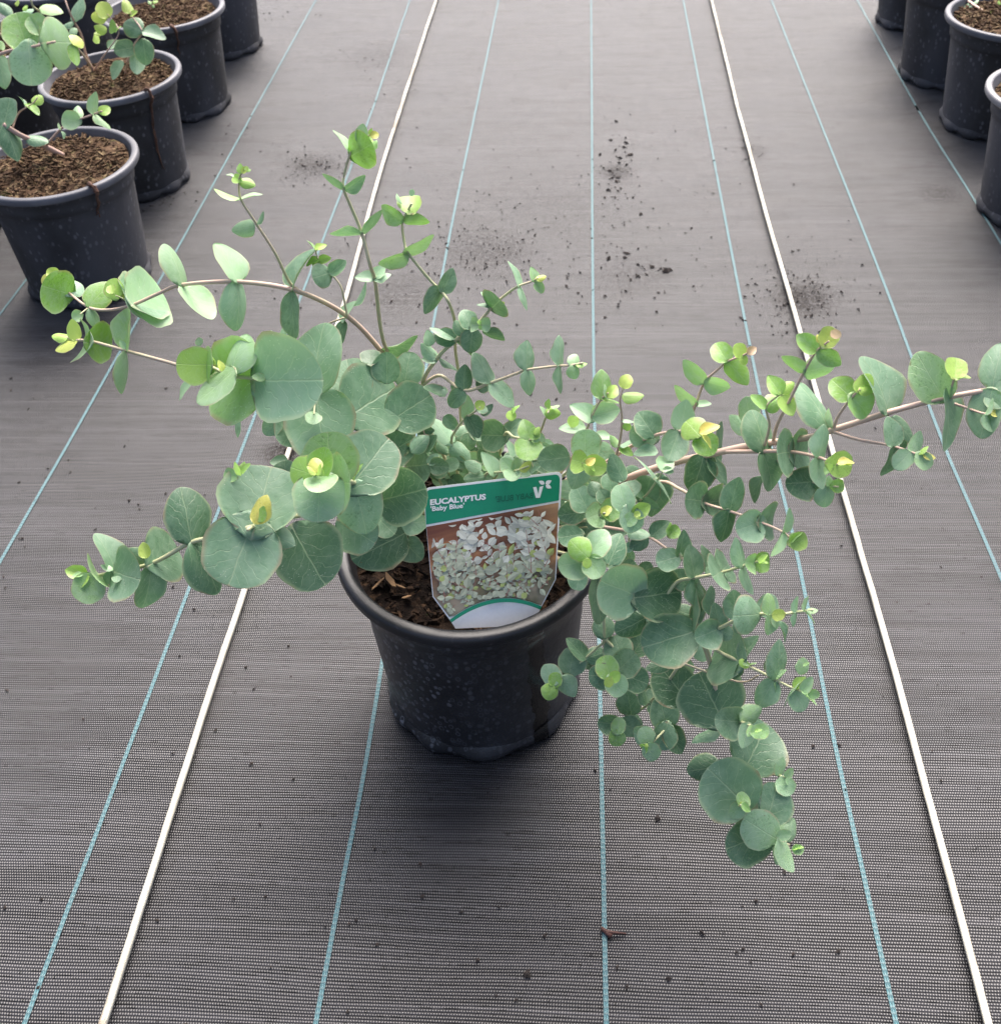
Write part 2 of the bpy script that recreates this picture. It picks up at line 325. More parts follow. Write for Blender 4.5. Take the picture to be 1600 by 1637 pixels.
# soil crumbs on the fabric
def crumbs():
    r = random.Random(3); vs, fs = [], []
    def add(p, s):
        b = len(vs); a = [r.uniform(.5, 1.2) for _ in range(6)]; an = r.uniform(0, 3)
        ca, sa = math.cos(an), math.sin(an)
        for q, k in zip(((1, 0, 0), (0, 1, 0), (-1, 0, 0), (0, -1, 0), (0, 0, .8), (0, 0, -.3)), a):
            x, y = q[0]*k*s*1.25, q[1]*k*s*.75; vs.append((p.x+x*ca-y*sa, p.y+x*sa+y*ca, .0016+q[2]*k*s*.7))
        for f in ((0, 1, 4), (1, 2, 4), (2, 3, 4), (3, 0, 4), (1, 0, 5), (2, 1, 5), (3, 2, 5), (0, 3, 5)): fs.append(tuple(b+i for i in f))
    cl = [(775, 400, 70, 34, 210, .9), (880, 330, 130, 70, 240, .7), (985, 275, 16, 34, 50, 1.6), (1030, 435, 45, 20, 16, 2.0), (960, 440, 90, 40, 60, 1.), (500, 265, 45, 14, 110, 1.), (600, 90, 70, 16, 60, .8), (620, 200, 60, 60, 60, .8),
          (1285, 480, 40, 28, 170, .9), (1205, 245, 16, 14, 24, 1.), (1240, 455, 60, 40, 60, .9), (800, 300, 420, 240, 260, .7), (640, 470, 120, 50, 90, .9), (760, 560, 60, 60, 50, .9), (870, 610, 40, 30, 18, 1.1), (1120, 330, 120, 120, 60, .8), (200, 780, 200, 160, 70, .8),
          (300, 1200, 260, 300, 90, .7), (1150, 1400, 400, 200, 50, .7), (1420, 1000, 160, 300, 60, .7), (262, 318, 40, 14, 60, 1.), (440, 20, 40, 10, 30, 1.1), (390, 210, 40, 20, 30, .8), (460, 725, 10, 18, 40, 1.2), (780, 1500, 300, 120, 25, .8)]
    for px, py, sx, sy, n, k in cl:
        for _ in range(int(n*1.5)):
            x, y = r.gauss(px, sx), r.gauss(py, sy)
            if y > -60: add(W(x, y), r.choice((.0007, .0009, .0011, .0013, .0018, .0025, .0036))*k)
    for px, py, s in ((1043, 427, .0062), (1056, 430, .0042), (1020, 442, .0055), (1000, 466, .0045), (968, 474, .0038), (967, 508, .0036), (907, 443, .0038), (905, 457, .0042), (985, 290, .0055), (979, 285, .005), (973, 304, .005), (1050, 1310, .0040), (1122, 1493, .0034), (842, 1560, .0045), (1340, 1522, .0024), (484, 265, .004), (403, 1222, .003), (36, 862, .003)):
        add(W(px, py), s); add(W(px+r.uniform(-5, 5), py+r.uniform(-3, 3)), s*.6)
    tag(link('soil_crumbs', mesh('soil_crumbs', vs, fs, CRUMB, False)), 'dark soil crumbs scattered over the grey woven fabric', 'soil', kind='stuff')
crumbs()
def twig():
    P = [W(968, 1490, .003), W(976, 1491, .004), W(988, 1492, .003), W(1001, 1493, .0018)]
    vs, fs = tube(crom(P, 3), .0022, .0006, 6, org=P[0]); vs2, fs = tube([P[0]+Vector((-.004, .003, 0)), P[0], P[0]+Vector((.005, -.004, 0))], .0018, .0026, 5, vs, fs, P[0])
    tag(link('bark_fragment', mesh('bark_fragment', vs, fs, m_plain('red_bark', (.075, .030, .022), .7)), None, Matrix.Translation(P[0])), 'small reddish brown bark fragment lying on a teal thread', 'debris')
twig()

# ---------------------------------------------------------------- pots
PR, PB, PH = .136, .101, .2325
def lathe(prof, seg=64, fn=None):
    vs, fs = [], []
    for j, (r, z) in enumerate(prof):
        for k in range(seg):
            a = 2*math.pi*k/seg; rr, zz = fn(a, r, z) if fn else (r, z); vs.append((rr*math.cos(a), rr*math.sin(a), zz))
    for j in range(len(prof)-1):
        for k in range(seg):
            k2 = (k+1) % seg; fs.append((j*seg+k, j*seg+k2, (j+1)*seg+k2, (j+1)*seg+k))
    return vs, fs
def pot_meshes(tagn, mw, mr_, ms, soil_z, seed, rough, q=.0070):
    def wall_r(z): return PB+(PR-.0165-PB)*(z/PH)**.9
    prof = [(wall_r(z), z) for z in (.010, .03, .06, .1, .14, .17, .1845)]+[(wall_r(.186)+.0005, .1855), (wall_r(.187)+.0032, .1872), (wall_r(.20)+.0036, .20), (wall_r(.208)+.0038, .208), (PR-q-.004, .2135), (PR-q, PH-q*1.9)]
    w = mesh(tagn+'wall', *lathe(prof, 96), mw)
    rp = [(PR-q+q*math.copysign(abs(math.cos(a))**.7, math.cos(a)), PH-q*1.1+q*1.1*math.copysign(abs(math.sin(a))**.6, math.sin(a))) for a in (-math.pi*.62+k/18*math.pi*1.62 for k in range(19))]
    rp += [(PR-.0185, .214), (PR-.0205, .19), (PR-.022, .175)]
    rm = mesh(tagn+'rim', *lathe(rp, 96), mr_)
    def ff(a, r, z):
        lob = .5+.5*math.sin(a*10+seed+.8*math.sin(a*3)); notch = max(0, math.sin(a*10+seed+3.6+.8*math.sin(a*3))-.80)*4.
        return r+.0042*lob*(1 if z < .015 else .3), (z if z > .004 else z+.0055*(1-lob)**2+.010*min(1, notch))
    ft = mesh(tagn+'foot', *lathe([(PB+.0004, .022), (PB+.0040, .0135), (PB+.0034, .0065), (PB+.0012, .0008), (PB-.012, .0006), (PB-.014, .012)], 128, ff), mw)
    # soil: bumpy disc with bits
    vs, fs = [], []; rg = 26; sg = 64; rmax = PR-.0185
    for j in range(rg+1):
        r_ = rmax*j/rg
        for k in range(sg):
            a = 2*math.pi*k/sg; x, y = r_*math.cos(a), r_*math.sin(a); p = Vector((x*38, y*38, seed))
            h = .0065*noise.noise(p*.35)+.0042*noise.noise(p*1.1)+.0028*noise.noise(p*2.7)*rough
            vs.append((x, y, soil_z+h+.004*(1-(r_/rmax)**2)))
    for j in range(rg):
        for k in range(sg):
            k2 = (k+1) % sg; fs.append((j*sg+k, (j+1)*sg+k, (j+1)*sg+k2, j*sg+k2))
    r = random.Random(seed)
    for _ in range(900):
        rr = rmax*.97*math.sqrt(r.random()); a = r.uniform(0, 6.28); x, y = rr*math.cos(a), rr*math.sin(a); s = r.uniform(.0012, .0042); b = len(vs); an = r.uniform(0, 3); L = r.uniform(.6, 2.6)
        z = soil_z+.006*(1-(rr/rmax)**2)+r.uniform(-.002, .005); ca, sa = math.cos(an), math.sin(an); tl = r.uniform(-.5, .5)
        for qx, qy, qz in ((-1, -.5, -.4), (1, -.4, -.4), (1, .5, -.3), (-1, .5, -.3), (-.8, -.4, .5), (.8, -.3, .5), (.8, .4, .4), (-.8, .4, .6)):
            X, Y = qx*s*L*r.uniform(.8, 1.2), qy*s*r.uniform(.7, 1.3); vs.append((x+X*ca-Y*sa, y+X*sa+Y*ca, z+qz*s+X*tl))
        for f in ((0, 1, 5, 4), (1, 2, 6, 5), (2, 3, 7, 6), (3, 0, 4, 7), (4, 5, 6, 7)): fs.append(tuple(b+i for i in f))
    so = mesh(tagn+'soil', vs, fs, ms, False)
    return w, rm, ft, so
def pot(name, loc, ms, label, group=None, rot=0.):
    o = empty(name, Vector((loc[0], loc[1], 0))); tag(o, label, 'pot', group)
    mw = Matrix.Translation((loc[0], loc[1], 0)) @ Matrix.Rotation(.012*math.sin(rot*5) if rot else 0., 4, 'X') @ Matrix.Rotation(rot, 4, 'Z')
    for n, me in zip(('wall', 'rim', 'foot', 'soil'), ms): link(n, me, o, mw)
    return o
MP = Vector((-.1145, .7845, 0))
SOILZ0 = .206
main = pot('plant_pot', MP, pot_meshes('main_', POT0, RIM0, SOIL0, SOILZ0, 3, .6), 'black plastic pot with shiny rim holding the big eucalyptus alone in the aisle')
# pale wood chips on the peat and scuffs on the rim
def chip(px, py, z, ln, an, wd, mat, par):
    p = W(px, py, z); d = Vector((math.cos(an), math.sin(an), .15))*ln; s = Vector((-d.y, d.x, 0)).normalized()*wd; u = Vector((0, 0, .0012))
    vs = [p-d-s*.3, p-d*.2-s, p+d*.9-s*.4, p+d, p+d*.3+s, p-d*.7+s*.6]; vs += [v+u for v in vs]
    fs = [(5, 4, 3, 2, 1, 0), (6, 7, 8, 9, 10, 11)]+[(i, (i+1) % 6, 6+(i+1) % 6, 6+i) for i in range(6)]
    me = mesh('wood_chip', [v-p for v in vs], fs, mat, False); link('wood_chip', me, par, Matrix.Translation(p))
chip(624, 928, .2175, .010, 2.2, .0032, CHIP, main); chip(604, 934, .2165, .009, .9, .0012, CHIP, main); chip(650, 955, .215, .005, .2, .0014, CHIP, main); chip(640, 938, .216, .006, 2.8, .001, CHIP, main)
bgm = pot_meshes('row_', POTB, RIMB, SOILB, .2165, 11, 1.5, .0062); bgm2 = pot_meshes('low_', POTB, RIMB, SOILB, .2125, 23, 1.9, .0062); bgm3 = pot_meshes('full_', POTB, RIMB, SOILB, .2195, 31, 1.3, .0062); bgs = (bgm[0], mesh('stained_rim', [v.co for v in bgm[1].vertices], [tuple(p.vertices) for p in bgm[1].polygons], RIMS), bgm[2], bgm[3])
ROWL = [(-.8815, 1.6348), (-.9200, 2.0098), (-.9330, 2.3850), (-.946, 2.758)]
ROWLB = [(-1.236, 1.80), (-1.262, 2.20), (-1.275, 2.60)]
ROWR = [(.827, 1.846), (.8535, 2.2236), (.8270, 2.487), (.8474, 2.838)]
lab = ['first', 'second', 'third', 'fourth']
PL = [pot('plant_pot', p, (bgm3, bgm, bgm2, bgm)[i], 'dusty black pot with brown soil, %s along the aisle in the seedling row' % lab[i], 'pots left of the aisle', i*1.3+.4) for i, p in enumerate(ROWL)]
PLB = [pot('plant_pot', p, (bgm2, bgm3, bgm)[i], 'dusty black pot hidden behind the seedling row, %s of the inner line' % lab[i], 'pots left of the aisle', i*2.1) for i, p in enumerate(ROWLB)]
PRR = [pot('plant_pot', p, bgs if i == 0 else (bgm, bgm3, bgm2, bgm)[i], ('dusty black pot with a pale brown-stained rim beyond the pinkish branch', 'dusty black pot with a clean grey rim holding a pinkish seedling stem', 'third dusty black pot counted from the stained-rim pot', 'fourth dusty black pot counted from the stained-rim pot')[i], 'pots right of the aisle', i*1.7+2.1) for i, p in enumerate(ROWR)]
def root(par, pts, r0=.003):
    P = crom([Vector(p) for p in pts], 4); rr = random.Random(len(pts)+int(pts[0][0]*1e4)); vs, fs = [], []
    for k in range(4):
        Q = [p+Vector((rr.uniform(-1, 1), rr.uniform(-1, 1), rr.uniform(-1, 1)))*.0025 for p in P[:len(P)-rr.randint(0, 4)]]
        tube(Q, r0*rr.uniform(.5, 1.), .0006, 5, vs, fs, P[0])
    link('root_strand', mesh('root_strand', vs, fs, ROOT), par, Matrix.Translation(P[0]))
def on_pot(c, ang, z, out=.003):
    r = PB+(PR-.013-PB)*(max(z, 0)/PH)**.9 if z < .21 else PR-.002
    return (c[0]+(r+out)*math.cos(ang), c[1]+(r+out)*math.sin(ang), z)
for i, (a, zb) in enumerate(((-.78, .165), (-.72, .06), (-1.12, .16))):
    c = ROWL[i]; inn = (c[0]+(PR-.03)*math.cos(a), c[1]+(PR-.03)*math.sin(a), .215)
    root(PL[i], [inn, (c[0]+PR*math.cos(a), c[1]+PR*math.sin(a), .236), on_pot(c, a+.03, .222, .009), on_pot(c, a+.05, .19, .004), on_pot(c, a+.02, (.19+zb)/2), on_pot(c, a+.06, zb)])
def snail(px, py):
    pass

# ---------------------------------------------------------------- leaves
NVAR = 10
def leaf_mesh(i, r, kind):
    cup = r.uniform(.10, .55)*r.choice((1, 1, -1)); bend = r.uniform(-.34, .16); wv = r.uniform(.0, .022); ph = r.uniform(0, 6.28); tw = r.uniform(-.06, .06); skew = r.uniform(-.05, .05); fold = r.uniform(0, .10)
    V = [0., .012, .05, .12, .22, .34, .46, .58, .69, .79, .87, .94, .985, 1.]; S = [-1., -.955, -.72, -.42, -.14, 0., .14, .42, .72, .955, 1.]
    vs, ed, uv = [], [], []
    for v in V:
        if kind == 0: q = v**.92; h = .5*max(0, 1-(2*q-1)**2)**.47
        elif kind == 1: q = v**.80; h = .5*max(0, 1-(2*q-1)**2)**.56
        else: q = v**.72; h = .5*max(0, 1-(2*q-1)**2)**.70*(1-.10*v)
        h *= 1+.035*math.sin(v*7+ph)+.02*math.sin(v*15+ph*2)
        for s in S:
            x = h*s+skew*math.sin(math.pi*v); y = (v*1.05-.05 if kind == 0 else v)-math.sin(math.pi*min(abs(s), 1.)*.9)*(1-v)**5*(.22 if kind == 0 else .06)+(.03*abs(s)*v if kind == 0 else 0)
            z = cup*x*x*1.6+bend*(y-.0)**2+wv*math.sin(9*y+ph)*abs(s)**2+tw*x*y+fold*abs(x)*(1-y*.5)
            vs.append((x, y, z)); e = max(0, (abs(s)-.72)/.28) if abs(s) > .9 else 0
            if v > .96 or v < .02: e = max(e, 1. if v in (0., 1.) else .35)
            ed.append(e); uv.append((x, y))
    n = len(S); fs = [(a*n+b, a*n+b+1, (a+1)*n+b+1, (a+1)*n+b) for a in range(len(V)-1) for b in range(n-1)]
    me = mesh('leaf_shape', vs, fs, LEAF); ul = me.uv_layers.new(name='UVMap')
    for lp in me.loops: ul.data[lp.index].uv = uv[lp.vertex_index]
    at = me.attributes.new('edge', 'FLOAT', 'POINT'); at.data.foreach_set('value', ed)
    return me
rl = random.Random(5)
SHAPES = {k: [leaf_mesh(i, rl, k) for i in range(NVAR)] for k in (0, 1, 2)}
BLK = dict(A=(50, 350, 4.), B=(400, 180, 4.), C=(280, 480, 1600/420), D=(90, 700, 1600/410), E=(600, 400, 4.), F=(850, 550, 4.), G=(1200, 500, 4.), H=(850, 850, 1292/300), I=(1050, 850, 1600/300), J=(1050, 1080, 1444/300), K=(650, 600, 1600/350), L=(0, 150, 4.), M=(0, 0, 4.), N=(0, 0, 8.), Q=(640, 540, 1364/200), S=(340, 230, 1156/120), U=(1480, 0, 1600/120), P=(0, 0, 1.))
def leaf_matrix(bx, by, tx, ty, w, base_depth, tang, aspect, flip):
    l = max(2., math.hypot(tx-bx, ty-by)); d0 = ray(bx, by); P0 = CAM+d0*base_depth; dn = d0.normalized(); k = base_depth/FPX
    a = (RIGHT*(tx-bx)+DOWN*(ty-by))*k; la = a.length; b2 = (RIGHT*(-(ty-by))+DOWN*(tx-bx))*(w*k/l); lw = b2.length
    best = None
    for s in (1, -1):
        if la < lw*aspect:
            L = lw*aspect; c = max(la/L, .10); Lv = a.normalized()*(L*c)+dn*(s*L*math.sqrt(1-c*c)); Wv = b2.copy()
        else:
            wd = la/aspect; c = max(lw/wd, .10); Lv = a.copy(); Wv = b2.normalized()*(wd*c)+dn*(s*wd*math.sqrt(1-c*c))
        Wl = Wv.length; Lh = Lv.normalized(); Wv = (Wv-Lh*Wv.dot(Lh)).normalized()*Wl
        N = Wv.cross(Lv).normalized()
        if N.dot(-dn) < 0: Wv = -Wv; N = -N
        sc_ = abs(N.dot(tang))*.5+N.z*1.0
        if flip: sc_ = -sc_
        if best is None or sc_ > best[0]: best = (sc_, Wv, Lv, N)
    _, Wv, Lv, N = best; Wv = Wv*1.11; Lv = Lv*1.07; Ln = Lv.length
    Z = N*Ln
    m = Matrix(((Wv.x, Lv.x, Z.x, P0.x), (Wv.y, Lv.y, Z.y, P0.y), (Wv.z, Lv.z, Z.z, P0.z), (0, 0, 0, 1)))
    return m, Wv.length, Ln
STATS = []
def grow(plant, text, limit=320, rs=None, pool=None):
    """text: '@ r0mm r1mm bark | px py zcm, ...' starts a branch; 'B bx by tx ty w age [opts]' adds a leaf seen in block B"""
    rs = rs or random.Random(11); br = None; Lv = [] if pool is None else pool
    for ln in text.strip().splitlines():
        ln = ln.strip()
        if not ln or ln[0] == '#': continue
        if ln[0] == '@':
            hd, pts = ln[1:].split('|'); r0, r1, bk = [float(q) for q in hd.split()[:3]]
            P = [tuple(float(q) for q in s.split()) for s in pts.split(',')]
            PW = [W(x, y, z/100.) for x, y, z in P]; C = crom(PW, 6); org = C[0].copy()
            vs, fs = tube(C, r0/1000., r1/1000., 7, org=org)
            o = link('branch', mesh('branch', vs, fs, STEM), plant, Matrix.Translation(org)); o.color = (bk, 0, 0, 1)
            br = dict(o=o, C=C, px=[pix(p) for p in C])
            continue
        f = ln.split(); x0, y0, s = BLK[f[0]]; bx, by, tx, ty, w, age_shade = [float(q) for q in f[1:7]]
        bx, by, tx, ty, w = x0+bx/s, y0+by/s, x0+tx/s, y0+ty/s, w/s
        opt = dict(q.split('=') if '=' in q else (q, '1') for q in f[7:])
        i = min(range(len(br['px'])), key=lambda j: (br['px'][j][0]-bx)**2+(br['px'][j][1]-by)**2)
        tang = (br['C'][min(i+1, len(br['C'])-1)]-br['C'][max(i-1, 0)]).normalized()
        l = math.hypot(tx-bx, ty-by); big = max(l, w) > 60
        lo, hi = (.80, 1.10) if big else (.86, 1.28)
        asp = float(opt.get('k', 0)) or min(hi, max(lo, l/w))*rs.uniform(.96, 1.06)
        dep = br['px'][i][2]-float(opt.get('n', 0))/100.-.0015
        m, wl, ll = leaf_matrix(bx, by, tx, ty, w, dep, tang, asp, 'f' in opt)
        kind = 0 if asp < 1.0 else (1 if asp < 1.2 else 2)
        me = SHAPES[kind][rs.randrange(NVAR)]
        Lv.append((l*w*(.3 if f[0] == 'P' else 1.), br['o'], me, m, max(0, min(1, age_shade+rs.uniform(-.025, .025))), 1. if 'p' in opt else 0., rs.uniform(.80, 1.14)))
    if pool is not None and limit is None: return
    Lv.sort(key=lambda q: -q[0]); STATS.append(len(Lv))
    for _, bo, me, m, age_shade, pk, tone in Lv[:limit]:
        link('leaf', me, bo, m).color = (age_shade, pk, tone, 1.)
    if Lv[limit:]:
        vs, fs, uvs, eds, cs = [], [], [], [], []; o0 = WM[plant.name].to_translation()
        for _, bo, me, m, age_shade, pk, tone in Lv[limit:]:
            b = len(vs); vs += [m @ v.co-o0 for v in me.vertices]; fs += [tuple(b+i for i in p.vertices) for p in me.polygons]
            e = [0.]*len(me.vertices); me.attributes['edge'].data.foreach_get('value', e); eds += e
            u = [None]*len(me.vertices)
            for lp in me.loops: u[lp.vertex_index] = me.uv_layers[0].data[lp.index].uv
            uvs += [tuple(q) for q in u]; cs += [(age_shade, pk, tone, 1.)]*len(me.vertices)
        mm = mesh('small_leaves', vs, fs, LEAF2); ul = mm.uv_layers.new(name='UVMap')
        for lp in mm.loops: ul.data[lp.index].uv = uvs[lp.vertex_index]
        mm.attributes.new('edge', 'FLOAT', 'POINT').data.foreach_set('value', eds)
        mm.attributes.new('lc', 'FLOAT_COLOR', 'POINT').data.foreach_set('color', [q for c in cs for q in c])
        tag(link('small_leaves', mm, plant, Matrix.Translation(o0)), kind='stuff')
